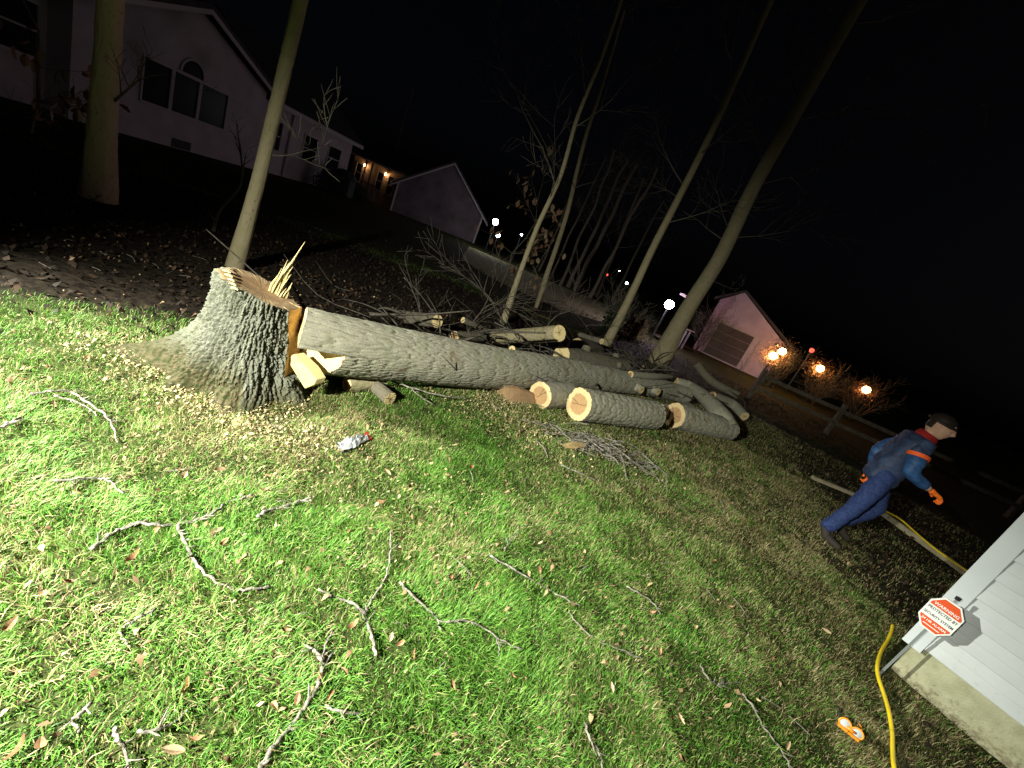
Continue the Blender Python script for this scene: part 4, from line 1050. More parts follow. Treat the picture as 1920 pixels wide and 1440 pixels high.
def text_mesh(txt, size):
    cu = bpy.data.curves.new('lettering', 'FONT'); cu.body = txt; cu.size = size; cu.align_x = 'CENTER'; cu.align_y = 'CENTER'; cu.extrude = .0005; cu.offset = size * .022
    cu.resolution_u = 2
    o = bpy.data.objects.new('lettering', cu); COL.objects.link(o)
    dg = bpy.context.evaluated_depsgraph_get(); me = bpy.data.meshes.new_from_object(o.evaluated_get(dg))
    bpy.data.objects.remove(o); return me
def yard_sign():
    base = G(1652, 1259) + wnrm * .03
    P, N = base, wnrm
    t = thing('yard_sign', base, 'octagonal red and white security sign on a grey stake', 'sign')
    up = Vector((0, 0, 1)); hor = Vector((ww.x, ww.y, 0))
    cz = ONP(1764, 1156, P, N); cz = base + hor * (cz - base).dot(hor) + up * cz.z
    cx = (cz - base).dot(hor)
    N2 = wnrm
    a = base + up * -.1; b_ = base + up * (cz.z + .15) + hor * cx * .98
    MB().beam(a, b_, .014, .006, up=tuple(wnrm)).build('stake', MT['stake'], t)
    MB().box(b_ + up * .0, (.022, .016, .022)).build('stake_cap', MT['metal'], t)
    hw, hh, ch = .080, .116, .042
    oct_ = [(-hw + ch, -hh), (hw - ch, -hh), (hw, -hh + ch * 1.35), (hw, hh - ch * 1.35), (hw - ch, hh), (-hw + ch, hh), (-hw, hh - ch * 1.35), (-hw, -hh + ch * 1.35)]
    def pl(p, off): return cz + hor * p[0] + up * p[1] + N2 * off
    pan = MB().prism([pl(p, .010) for p in oct_], -N2 * .006).build('panel', MT['signw'], t)
    k = .90
    def clipband(y0, y1):
        pts = [(x * k, y * k * 1.02) for x, y in oct_]; out = []
        def inter(p, q, yv): u = (yv - p[1]) / (q[1] - p[1]); return (p[0] + (q[0] - p[0]) * u, yv)
        poly = pts
        for yv, keep in ((y0, lambda p: p[1] >= y0), (y1, lambda p: p[1] <= y1)):
            new = []
            for i in range(len(poly)):
                p, q = poly[i - 1], poly[i]
                if keep(p) != keep(q): new.append(inter(p, q, yv))
                if keep(q): new.append(q)
            poly = new
        return poly
    for y0, y1 in ((.038, .2), (-.2, -.044)):
        MB().prism([pl(p, .0130) for p in clipband(y0, y1)], -N2 * .002).build('red_field', MT['signr'], pan)
    for txt, y, sz, mm, off in (('WARNING', .056, .026, 'signw', .0136), ('PROTECTED BY', .018, .025, 'signk', .0106), ('SECURITY SYSTEM', -.020, .022, 'signk', .0106), ('24 HR ALARM', -.062, .020, 'signw', .0136)):
        me = text_mesh(txt, sz); o = obj('lettering', me, MT[mm], pan)
        wid = max(v.co.x for v in me.vertices) - min(v.co.x for v in me.vertices)
        lim = (.142 if abs(y) < .05 else .118) / wid
        M_ = Matrix.Identity(4)
        for i in range(3): M_[i][0], M_[i][1], M_[i][2], M_[i][3] = hor[i], up[i], N2[i], pl((0, y), off)[i]
        o.matrix_basis = M_ @ Matrix.Scale(min(lim, 1.3), 4, (1, 0, 0))
    MB().prism([pl(p, .0130) for p in ((-.04, -.088), (.04, -.088), (.04, -.083), (-.04, -.083))], -N2 * .002 + Vector((0, 0, 0))).build('white_rule', MT['signw'], pan).location = N2 * .0012
yard_sign()

def hose(name, label, px, r, zz):
    pts = smooth_path([G(x, y, z) for (x, y), z in zip(px, zz)], 8)
    tag(MB().tube(pts, r, 12).build(name, MT['hose'], smooth=True), label, 'hose')
hp = [(1690, 1480), (1677, 1440), (1674, 1405), (1673, 1375), (1667, 1335), (1657, 1300), (1647, 1270), (1645, 1248), (1652, 1222), (1663, 1203), (1670, 1188), (1674, 1172)]
hose('garden_hose', 'thick yellow hose snaking over the grass beside the foundation', hp, .0108, [.03 + .006 * math.sin(i * 1.9) for i in range(len(hp))])
hp2 = [(1632, 946), (1660, 958), (1690, 975), (1722, 1003), (1752, 1028), (1785, 1052), (1812, 1070), (1850, 1095)]
hose('yellow_cord', 'thin yellow cord lying along the pale timber near the person', hp2, .012, [.10] * len(hp2))

def boards():
    o = MB().beam(G(1524, 895, .06), G(1648, 946, .06), .065, .05).build('raw_board', MT['board']); tag(o, 'short raw board on the ground behind the person', 'board')
    pts = [G(1648, 957, .05), G(1668, 975, .05), G(1720, 1010, .05), G(1765, 1042, .05), G(1850, 1102, .05)]
    mb = MB()
    for a, b_ in zip(pts[:1], pts[-1:]): mb.beam(pts[0], pts[-1], .075, .07)
    o = mb.build('edging_timber', MT['board']); tag(o, 'long pale timber edging running behind the white house corner', 'timber')
boards()

def safety_glasses():
    c = G(1596, 1366, .035); a = G(1575, 1348, .035); b_ = G(1617, 1382, .035)
    x = (b_ - a).normalized(); z = Vector((0, 0, 1)); y = z.cross(x)
    toward = Vector((-c.x, -c.y, 0)).normalized()
    if y.dot(toward) < 0: y = -y
    t = thing('safety_glasses', (c.x, c.y, 0), 'orange safety glasses with two clear lenses on the grass', 'glasses')
    wdt = (b_ - a).length
    for s in (-1, 1):
        cc = c + x * s * wdt * .27
        pts = []
        for k in range(16):
            q = k / 16 * 6.283; rx, rz = wdt * .235, .026
            pts.append(cc + x * rx * math.cos(q) * (1 + .08 * math.cos(2 * q)) + (z * .85 - y * .35) * rz * math.sin(q) + y * .012 * (1 - math.cos(q * 1)) * 0)
        f_ = MB().tube(pts + [pts[0]], .0045, 8, cap=False).build('lens_frame', MT['orange'], t, smooth=True)
        # domed lens
        v = [cc + y * .010]; f = []
        for q, rr_ in ((.5, .55), (.0, 1.0)):
            for p in pts: v.append(cc + (p - cc) * rr_ + y * .010 * q)
        n = 16
        f += [(0, 1 + i, 1 + (i + 1) % n) for i in range(n)] + [(1 + i, 1 + n + i, 1 + n + (i + 1) % n, 1 + (i + 1) % n) for i in range(n)]
        MB().add(v, f).build('lens', MT['lens'], t, smooth=True)
    MB().tube([c - x * .02 + y * .008, c + y * .016, c + x * .02 + y * .008], [.006, .008, .006], 8).build('nose_bridge', MT['orange'], t, smooth=True)
    MB().beam(c - x * wdt * .5 + y * .014 - z * .018, c + x * wdt * .42 + y * .018 - z * .018, .012, .012).build('brow_bar', MT['orange'], t)
    for s in (-1, 1):
        p = c + x * s * wdt * .5
        MB().tube(smooth_path([p, p - y * .05 + z * .0, p - y * .10 - z * .008, p - y * .125 - z * .02], 4), .004, 6).build('temple_arm', MT['orange' if s > 0 else 'metal'], t, smooth=True)
safety_glasses()

def crumpled(nm, label, px0, px1, w, seed):
    a, b_ = G(*px0, .035), G(*px1, .04); ax = b_ - a; ln = ax.length; ax.normalize(); sd = Vector((0, 0, 1)).cross(ax)
    t = thing(nm, ((a.x + b_.x) / 2, (a.y + b_.y) / 2, 0), label, 'litter')
    nx, ny = 22, 14
    def pt(i, j, sgn):
        u, v = i / nx, j / ny * 2 - 1
        wd = w * (.55 + .45 * math.sin(min(1, u * 1.25 + .12) * 2.6)) * (1 - .25 * u)
        h = .030 * (1 - abs(v) ** 2.2) * (1 - .45 * u) * (.55 + .45 * math.sin(2.2 * u + .5))
        n_ = float(fbm(u * 7 + seed, v * 3.2 + 5, seed, 4) - .5) * 2.0
        return a + ax * (u * ln) + sd * (v * wd + .012 * n_) + Vector((0, 0, sgn * h + .045 * n_ * (1 - abs(v) * .5)))
    def patch(i0, i1, nm_, mm):
        v, f = [], []
        for sgn in (1, -.5):
            k = len(v)
            for i in range(i0, i1 + 1):
                for j in range(ny + 1): v.append(pt(i, j, sgn))
            for i in range(i1 - i0):
                for j in range(ny):
                    q = k + i * (ny + 1) + j; f.append((q, q + 1, q + ny + 2, q + ny + 1))
        MB().add(v, f).build(nm_, MT[mm], t)
    patch(0, 8, 'white_end', 'wrapper'); patch(8, 19, 'grey_middle', 'wrapgrey'); patch(19, 22, 'red_end', 'wrapred')
crumpled('crumpled_litter', 'crumpled white and grey litter with red end on the grass', (638, 840), (692, 818), .048, 3.)

# ================================================================== PERSON (mid-stride towards the right)
def skin_mesh(nodes, edges, root, sub=2, fold=0.):
    me = bpy.data.meshes.new('figure'); names = list(nodes)
    me.from_pydata([nodes[k][0] for k in names], [(names.index(a), names.index(b)) for a, b in edges], [])
    o = bpy.data.objects.new('figure', me); COL.objects.link(o)
    o.modifiers.new('skin', 'SKIN').use_smooth_shade = True
    if not me.skin_vertices: me.skin_vertices.new()
    for i, k in enumerate(names):
        r = nodes[k][1]; sv = me.skin_vertices[0].data[i]
        sv.radius = r if hasattr(r, '__len__') else (r, r); sv.use_root = (k == root)
    sb = o.modifiers.new('sub', 'SUBSURF'); sb.levels = sb.render_levels = sub
    dg = bpy.context.evaluated_depsgraph_get(); out = bpy.data.meshes.new_from_object(o.evaluated_get(dg))
    bpy.data.objects.remove(o)
    if fold:
        n = len(out.vertices); co = np.empty(n * 3); out.vertices.foreach_get('co', co); co = co.reshape(-1, 3)
        nr = np.empty(n * 3); out.vertices.foreach_get('normal', nr); nr = nr.reshape(-1, 3)
        w = fbm(co[:, 0] * 6 + co[:, 2] * 13 + 3, co[:, 1] * 6 + co[:, 2] * 8, 7., 3) - .5
        w2 = np.abs(fbm(co[:, 2] * 19 + co[:, 0] * 9, co[:, 1] * 14 - co[:, 0] * 8, 17., 2) - .5)
        co = co + nr * (fold * (w * 1.8 - w2 * 1.1))[:, None]; out.vertices.foreach_set('co', co.ravel()); out.update()
    return out
def person():
    base = G(1537, 1008); base.z = 0
    ang = math.atan2(-.34, .94); t = thing('person', base, 'person in blue jacket and jeans with an orange glove striding right', 'person', rz=ang)
    def J(f, s_, z): return (f, s_, z)
    body = dict(pelvis=(J(.10, .06, .91), (.07, .06)), spine=(J(.12, .06, 1.09), (.075, .07)), chest=(J(.15, .06, 1.26), (.085, .07)), neck=(J(.19, .06, 1.385), .052), head0=(J(.21, .055, 1.47), .055),
                rs=(J(.155, -.10, 1.285), .045), re=(J(.16, -.19, 1.03), .046), rw=(J(.385, -.16, .965), .034), ls=(J(.155, .22, 1.285), .045), le=(J(.02, .28, 1.05), .046), lw=(J(.10, .29, .82), .034),
                rh=(J(.10, -.035, .87), .08), rk=(J(.06, -.04, .46), .058), ra=(J(-.03, -.02, .09), .03), rt=(J(.13, -.04, .035), .018),
                lh=(J(.10, .155, .87), .08), lk=(J(.30, .15, .53), .058), la=(J(.10, .15, .20), .03), lt=(J(.23, .16, .11), .018))
    E_ = [('pelvis', 'spine'), ('spine', 'chest'), ('chest', 'neck'), ('neck', 'head0'), ('chest', 'rs'), ('rs', 're'), ('re', 'rw'), ('chest', 'ls'), ('ls', 'le'), ('le', 'lw'),
          ('pelvis', 'rh'), ('rh', 'rk'), ('rk', 'ra'), ('ra', 'rt'), ('pelvis', 'lh'), ('lh', 'lk'), ('lk', 'la'), ('la', 'lt')]
    obj('body', skin_mesh(body, E_, 'pelvis'), MT['skin'], t, True, local=True)
    P = {k: v[0] for k, v in body.items()}
    mid = lambda a, b, q: tuple(P[a][i] + (P[b][i] - P[a][i]) * q for i in range(3))
    jk = dict(hem0=((.095, .06, .76), .165), hem=((.10, .06, .84), .168), waist=((.115, .06, 1.04), .155), chest=(P['chest'], .165), collar=((.18, .06, 1.36), .08), rs=(P['rs'], .088), rm=(mid('rs', 're', .5), .078), ls=(P['ls'], .088), lm=(mid('ls', 'le', .5), .078))
    obj('jacket', skin_mesh(jk, [('hem0', 'hem'), ('hem', 'waist'), ('waist', 'chest'), ('chest', 'collar'), ('chest', 'rs'), ('rs', 'rm'), ('chest', 'ls'), ('ls', 'lm')], 'chest', 4, .016), MT['jacket'], t, True, local=True)
    for a, b_, c in (('rs', 're', 'rw'), ('ls', 'le', 'lw')):
        sl = dict(a=(mid(a, b_, .25), .084), m=(mid(a, b_, .6), .078), b=(P[b_], .072), d=(mid(b_, c, .5), .062), c=(mid(b_, c, .93), .052))
        obj('sleeve', skin_mesh(sl, [('a', 'm'), ('m', 'b'), ('b', 'd'), ('d', 'c')], 'a', 4, .013), MT['sleeve'], t, True, local=True)
    tr = dict(t=((.10, .06, 1.0), .10), w=((.10, .06, .92), .105), rh=(P['rh'], .102), rm=(mid('rh', 'rk', .5), .098), rk=(P['rk'], .082), rc=(mid('rk', 'ra', .5), .078), ra=(mid('rk', 'ra', .95), .072),
              lh=(P['lh'], .102), lm=(mid('lh', 'lk', .5), .098), lk=(P['lk'], .082), lc=(mid('lk', 'la', .5), .078), la=(mid('lk', 'la', .95), .072))
    obj('jeans', skin_mesh(tr, [('t', 'w'), ('w', 'rh'), ('rh', 'rm'), ('rm', 'rk'), ('rk', 'rc'), ('rc', 'ra'), ('w', 'lh'), ('lh', 'lm'), ('lm', 'lk'), ('lk', 'lc'), ('lc', 'la')], 'w', 4, .013), MT['denim'], t, True, local=True)
    for a, b_ in (('ra', 'rt'), ('la', 'lt')):
        p, q = Vector(P[a]), Vector(P[b_]); d = (q - p).normalized()
        bt = dict(t=(tuple(p + Vector((0, 0, .07))), .055), a=(tuple(p), .055), m=(tuple(p + d * .10 + Vector((0, 0, -.015))), (.048, .042)), e=(tuple(q + d * .06), (.044, .034)))
        obj('boot', skin_mesh(bt, [('t', 'a'), ('a', 'm'), ('m', 'e')], 'a'), MT['boot'], t, True, local=True)
    # hands: palm and five bent fingers each
    for nm, w, e, mm in (('orange_glove', 'rw', 're', 'glove'), ('orange_glove', 'lw', 'le', 'glove')):
        w_ = Vector(P[w]); d = (w_ - Vector(P[e])).normalized(); sd = Vector((0, 0, 1)).cross(d).normalized(); dn = d.cross(sd) * -1
        nodes = dict(w=(tuple(w_ - d * .01), .032), p=(tuple(w_ + d * .055), (.040, .024)), k=(tuple(w_ + d * .085), (.042, .022))); ed = [('w', 'p'), ('p', 'k')]
        for i in range(4):
            o_ = sd * (.030 - .020 * i); L_ = (.034, .038, .036, .028)[i]
            a_ = w_ + d * .092 + o_; b_ = a_ + d * L_ * .8 + dn * .012; c = b_ + d * L_ * .25 + dn * .028; e_ = c - d * .014 + dn * .018
            for q, pt, r in (('a', a_, .0115), ('b', b_, .0108), ('c', c, .0102), ('e', e_, .009)): nodes[f'{q}{i}'] = (tuple(pt), r)
            ed += [('k', f'a{i}'), (f'a{i}', f'b{i}'), (f'b{i}', f'c{i}'), (f'c{i}', f'e{i}')]
        a_ = w_ + d * .035 + sd * .036 + dn * .008; b_ = a_ + d * .03 + sd * .022 + dn * .012; c = b_ + d * .028 + dn * .014 - sd * .004
        for q, pt, r in (('ta', a_, .014), ('tb', b_, .0125), ('tc', c, .0105)): nodes[q] = (tuple(pt), r)
        ed += [('p', 'ta'), ('ta', 'tb'), ('tb', 'tc')]
        obj(nm, skin_mesh(nodes, ed, 'p'), MT[mm], t, True, local=True)
    # orange stripe round the near upper sleeve and chest
    MB().tube([Vector(mid('rs', 're', .30)), Vector(mid('rs', 're', .44))], [.088, .086], 20, cap=False).build('sleeve_stripe', MT['stripe'], None, True).parent = t
    # head turned a little towards the camera
    nu, nv = 56, 40; v, f = [], []
    hc = Vector((.225, .05, 1.505)); HR = Matrix.Rotation(R(-28), 3, 'Z') @ Matrix.Rotation(R(8), 3, 'Y')
    for i in range(nv + 1):
        a = math.pi * i / nv
        for j in range(nu):
            b_ = 2 * math.pi * j / nu
            x, y, z = math.sin(a) * math.cos(b_), math.sin(a) * math.sin(b_), math.cos(a)
            rx, ry, rz = .101, .080, .124
            if z < -.1: q = min(1, (-z - .1) / .9); ry *= 1 - .28 * q; rx *= 1 - .10 * q
            px_, py_, pz_ = x * rx, y * ry, z * rz
            if x > 0:
                px_ += .024 * math.exp(-(py_ / .011) ** 2 - ((pz_ + .012) / .017) ** 2) + .012 * math.exp(-(py_ / .009) ** 2 - ((pz_ - .008) / .02) ** 2)   # nose
                px_ += .006 * math.exp(-((pz_ - .026) / .010) ** 2) * (abs(py_) < .05)                                                       # brow
                for sg in (-1, 1): px_ -= .008 * math.exp(-((py_ - sg * .029) / .012) ** 2 - ((pz_ - .010) / .009) ** 2)                     # eye sockets
                px_ += .006 * math.exp(-(py_ / .02) ** 2 - ((pz_ + .049) / .006) ** 2) + .006 * math.exp(-(py_ / .018) ** 2 - ((pz_ + .061) / .006) ** 2)
                px_ += .009 * math.exp(-(py_ / .02) ** 2 - ((pz_ + .092) / .015) ** 2)                                                       # chin
            for sg in (-1, 1):
                e_ = math.exp(-((px_ + .006) / .014) ** 2 - ((pz_ + .004) / .028) ** 2) if y * sg > .6 else 0                                # ears
                py_ += sg * .016 * e_
            v.append(hc + HR @ Vector((px_, py_, pz_)))
    for i in range(nv):
        for j in range(nu): f.append((i * nu + j, (i + 1) * nu + j, (i + 1) * nu + (j + 1) % nu, i * nu + (j + 1) % nu))
    hd = obj('head', mesh('head', v, f), MT['skin'], t, True, local=True)
    for sg in (-1, 1):
        c = hc + HR @ Vector((.0745, sg * .029, .011))
        ey = MB().sphere(c, .0085, 10, 8); e_ = obj('eye', mesh('eye', ey.v, ey.f), MT['eye'], hd, True, local=True)
        c2 = hc + HR @ Vector((.0800, sg * .029, .011)); e2 = MB().sphere(c2, .0045, 8, 6); obj('iris', mesh('iris', e2.v, e2.f), MT['hair'], hd, True, local=True)
    # hair at the back and a red knit cap with turned-up band
    mb = MB(); vv, ff = [], []
    for i in range(15):
        a = math.pi * .5 * i / 14
        for j in range(36):
            b_ = 2 * math.pi * j / 36; rib = 1 + .012 * (j % 2)
            vv.append(hc + HR @ (Vector((-.012, 0, .038)) + Vector((math.sin(a) * math.cos(b_) * .101 * rib, math.sin(a) * math.sin(b_) * .083 * rib, math.cos(a) * .092))))
    for i in range(14):
        for j in range(36): ff.append((i * 36 + j, (i + 1) * 36 + j, (i + 1) * 36 + (j + 1) % 36, i * 36 + (j + 1) % 36))
    cp = obj('knit_cap', mesh('knit_cap', vv, ff), MT['hair'], t, True, local=True)
    ring = [hc + HR @ Vector((-.012 + .102 * math.cos(k / 28 * 6.2832), .084 * math.sin(k / 28 * 6.2832), .040)) for k in range(29)]
    br = MB().tube(ring, .015, 8, cap=False); obj('cap_band', mesh('cap_band', br.v, br.f), MT['hair'], cp, True, local=True)
    cl = MB().tube([Vector((.185, .06, 1.345)), Vector((.19, .06, 1.375)), Vector((.198, .06, 1.41))], [.088, .092, .078], 20, cap=False); obj('red_collar', mesh('red_collar', cl.v, cl.f), MT['red'], t, True, local=True)
    hv, hf = [], []
    for i in range(9):
        for j in range(13):
            b_ = math.pi * (.62 + .76 * j / 12); z = .04 - .085 * i / 8
            hv.append(hc + HR @ Vector((.099 * math.cos(b_) - .002, .081 * math.sin(b_), z)))
    for i in range(8):
        for j in range(12): hf.append((i * 13 + j, i * 13 + j + 1, (i + 1) * 13 + j + 1, (i + 1) * 13 + j))
    obj('hair', mesh('hair', hv, hf), MT['hair'], t, True, local=True)
person()

# ================================================================== NEIGHBOURING BUILDINGS
def frame_rect(t, O, U, N, u0, u1, z0, z1, matf='fartrim', matp='glass', fw=.06, mull=True):
    """window: raised frame with a recessed pane as sub-part; O origin, U along the wall, N out of it"""
    U, N, up = Vector(U), Vector(N), Vector((0, 0, 1)); O = Vector(O)
    mb = MB()
    def bar(a0, a1, b0, b1, d=.05): mb.prism([O + U * a0 + up * b0 + N * .002, O + U * a1 + up * b0 + N * .002, O + U * a1 + up * b1 + N * .002, O + U * a0 + up * b1 + N * .002], N * d)
    bar(u0 - fw, u1 + fw, z1, z1 + fw); bar(u0 - fw, u1 + fw, z0 - fw, z0, .07); bar(u0 - fw, u0, z0, z1); bar(u1, u1 + fw, z0, z1)
    if mull: bar(u0, u1, (z0 + z1) / 2 - .02, (z0 + z1) / 2 + .02, .03)
    w = mb.build('window', MT[matf], t)
    MB().prism([O + U * u0 + up * z0, O + U * u1 + up * z0, O + U * u1 + up * z1, O + U * u0 + up * z1], N * .012).build('pane', MT[matp], w)
    return w
def pale_house():
    X0 = -11.9; up = Vector((0, 0, 1)); U = Vector((0, 1, 0)); N = Vector((1, 0, 0))
    t = thing('pale_house', (X0, 13.0, 0), 'long dark roofed pale house with arched gable window at upper left', 'house')
    O = Vector((X0, 0, 0))
    def P(y, z, x=0.): return Vector((X0 + x, y, z))
    # gable wall, clapboards far too fine to tell apart here
    MB().prism([P(9.9, -.1), P(16.05, -.1), P(16.05, 2.62), P(12.98, 3.75), P(9.9, 2.62)], Vector((-5, 0, 0))).build('gable_wall', MT['farwhite'], t)
    MB().prism([P(16.05, -.1, -.15), P(22.75, -.1, -.15), P(22.75, 2.42, -.15), P(16.05, 2.42, -.15)], Vector((-5, 0, 0))).build('wing_wall', MT['farwhite'], t)
    MB().prism([P(8.2, -.1, -.6), P(9.9, -.1, -.6), P(9.9, 2.5, -.6), P(8.2, 2.5, -.6)], Vector((-5, 0, 0))).build('side_wall', MT['farwhite'], t)
    for a, b_ in (((9.45, 2.50), (12.98, 3.80)), ((12.98, 3.80), (16.5, 2.50))):
        MB().prism([P(a[0], a[1], .35), P(b_[0], b_[1], .35), P(b_[0], b_[1] + .14, .35), P(a[0], a[1] + .14, .35)], Vector((-6, 0, 0))).build('gable_roof', MT['roof'], t)
        MB().prism([P(a[0], a[1] - .12, .352), P(b_[0], b_[1] - .12, .352), P(b_[0], b_[1], .352), P(a[0], a[1], .352)], Vector((.03, 0, 0))).build('rake_board', MT['fartrim'], t)
    MB().prism([P(16.4, 2.42, .25), P(16.4, 2.55, .25), P(16.4, 4.6, -2.6), P(16.4, 2.42, -5.2)], Vector((0, 6.6, 0))).build('wing_roof', MT['roof'], t)
    MB().prism([P(8.0, 2.5, -.3), P(8.0, 2.62, -.3), P(8.0, 4.4, -3), P(8.0, 2.5, -5.4)], Vector((0, 1.5, 0))).build('side_roof', MT['roof'], t)
    MB().prism([P(16.5, 2.35, .25), P(22.95, 2.35, .25), P(22.95, 2.50, .25), P(16.5, 2.50, .25)], Vector((.06, 0, 0))).build('gutter', MT['fartrim'], t)
    MB().tube([P(17.85, 2.35, -.08), P(17.85, .05, -.08)], .045, 8).build('downspout', MT['fartrim'], t)
    # three-light window with an arched top over the middle light
    for a, b_ in ((11.55, 12.33), (12.43, 13.25), (13.35, 14.35)): frame_rect(t, O, U, N, a, b_, .96, 1.96, mull=False, fw=.045)
    arc = [(12.99 - .40 * math.cos(k / 12 * math.pi), 2.04 + .40 * math.sin(k / 12 * math.pi)) for k in range(13)]
    mb = MB(); w = None
    for (y0, z0), (y1, z1) in zip(arc, arc[1:]):
        mb.beam(P(y0, z0, .03), P(y1, z1, .03), .06, .05, up=(1, 0, 0))
    w = mb.build('arched_window', MT['fartrim'], t); MB().prism([P(y, z) for y, z in arc], Vector((.014, 0, 0))).build('pane', MT['glass'], w)
    O2 = Vector((X0 - .15, 0, 0))
    for a, b_ in ((16.6, 17.35), (18.85, 19.8), (20.75, 21.8)): frame_rect(t, O2, U, N, a, b_, .90, 1.88)
    frame_rect(t, Vector((X0 - .6, 0, 0)), U, N, 9.0, 9.7, 1.0, 2.0)
    MB().prism([P(12.6, .02, .003), P(13.25, .02, .003), P(13.25, .26, .003), P(12.6, .26, .003)], Vector((.02, 0, 0))).build('foundation_vent', MT['dark'], t)
    MB().prism([P(9.9, -.1, .004), P(16.05, -.1, .004), P(16.05, .0, .004), P(9.9, .0, .004)], Vector((.05, 0, 0))).build('foundation', MT['dark'], t)
pale_house()

def warm_porch():
    up = Vector((0, 0, 1))
    A, B = AT(652, 345, 27.0), AT(742, 392, 26.2); A.z = B.z = 0
    t = thing('porch_house', ((A.x + B.x) / 2, (A.y + B.y) / 2, 0), 'low clapboard house front lit orange by porch lights', 'house')
    U = (B - A).normalized(); N = Vector((U.y, -U.x, 0)); Lp = (B - A).length
    for k in range(12):
        z = k * .17
        MB().prism([A + up * z, B + up * z, B + up * (z + .175) - N * .02, A + up * (z + .175) - N * .02], -N * .1).build('clapboard', MT['warmwall'], t)
    MB().prism([A + up * 2.04 + N * .5 - U * .1, B + up * 2.04 + N * .5 + U * .1, B + up * 2.14 + N * .5 + U * .1, A + up * 2.14 + N * .5 - U * .1], -N * .6).build('porch_soffit', MT['fartrim'], t)
    MB().prism([A + up * 2.14 + N * .6, A + up * 2.14 - N * 4, A + up * 3.4 - N * 1.8], U * Lp).build('roof', MT['roof'], t)
    for a, b_ in ((.35, .75), (1.9, 2.3), (2.7, 3.1)): frame_rect(t, A - up * 0, U, N, a, b_, .75, 1.7, matp='glass')
    for s in (1.25, 1.7): MB().tube([A + U * s + N * .42, A + U * s + N * .42 + up * 2.05], .05, 8).build('post', MT['dark'], t)
    mb = MB()
    for k in range(9): mb.beam(A + U * (1.2 + k * .12) + N * .42, A + U * (1.2 + k * .12) + N * .42 + up * .85, .03, .03, up=tuple(N))
    mb.beam(A + U * 1.15 + N * .42 + up * .87, A + U * 2.25 + N * .42 + up * .87, .06, .05); mb.build('railing', MT['dark'], t)
    for s, nm in ((.95, 'wall lantern left of the porch railing'), (2.5, 'wall lantern right of the porch railing')):
        c = A + U * s + N * .16 + up * 1.72
        l = thing('wall_lantern', c, 'small warm ' + nm, 'lantern', 'porch lanterns')
        MB().sphere(c, .045, 10, 8, (1, 1, 1.4)).build('lamp_glass', MT['lampwarm'], l, True)
        MB().tube([c + up * .07, c + up * .11], [.09, .02], 10).build('hood', MT['metal'], l); MB().beam(c + up * .09, c + up * .09 - N * .15, .03, .03).build('bracket', MT['metal'], l)
warm_porch()

def gable_garage():
    up = Vector((0, 0, 1)); A, B = Vector((-10.55, 25.65, 0)), Vector((-5.75, 27.95, 0))
    U = (B - A).normalized(); N = Vector((U.y, -U.x, 0)); L_ = (B - A).length; zt = 1.62; za = 3.72; ap = L_ * .5
    t = thing('gable_garage', ((A.x + B.x) / 2, (A.y + B.y) / 2, 0), 'purple tinted gabled garage left of the white lamps', 'garage')
    MB().prism([A - up * .1, B - up * .1, B + up * zt, A + U * ap + up * za, A + up * zt], -N * 5).build('gable_wall', MT['fargrey'], t)
    for a, b_ in (((-.35, zt - .25), (ap, za + .06)), ((ap, za + .06), (L_ + .35, zt - .25))):
        MB().prism([A + U * a[0] + up * a[1] + N * .3, A + U * b_[0] + up * b_[1] + N * .3, A + U * b_[0] + up * (b_[1] + .12) + N * .3, A + U * a[0] + up * (a[1] + .12) + N * .3], -N * 5.6).build('roof', MT['roof'], t)
        MB().prism([A + U * a[0] + up * (a[1] - .1) + N * .302, A + U * b_[0] + up * (b_[1] - .1) + N * .302, A + U * b_[0] + up * b_[1] + N * .302, A + U * a[0] + up * a[1] + N * .302], N * .03).build('rake_board', MT['fartrim'], t)
    for s in (0, L_ - .1): MB().prism([A + U * s + N * .002 - up * .1, A + U * (s + .1) + N * .002 - up * .1, A + U * (s + .1) + N * .002 + up * zt, A + U * s + N * .002 + up * zt], N * .03).build('corner_board', MT['fartrim'], t)
gable_garage()

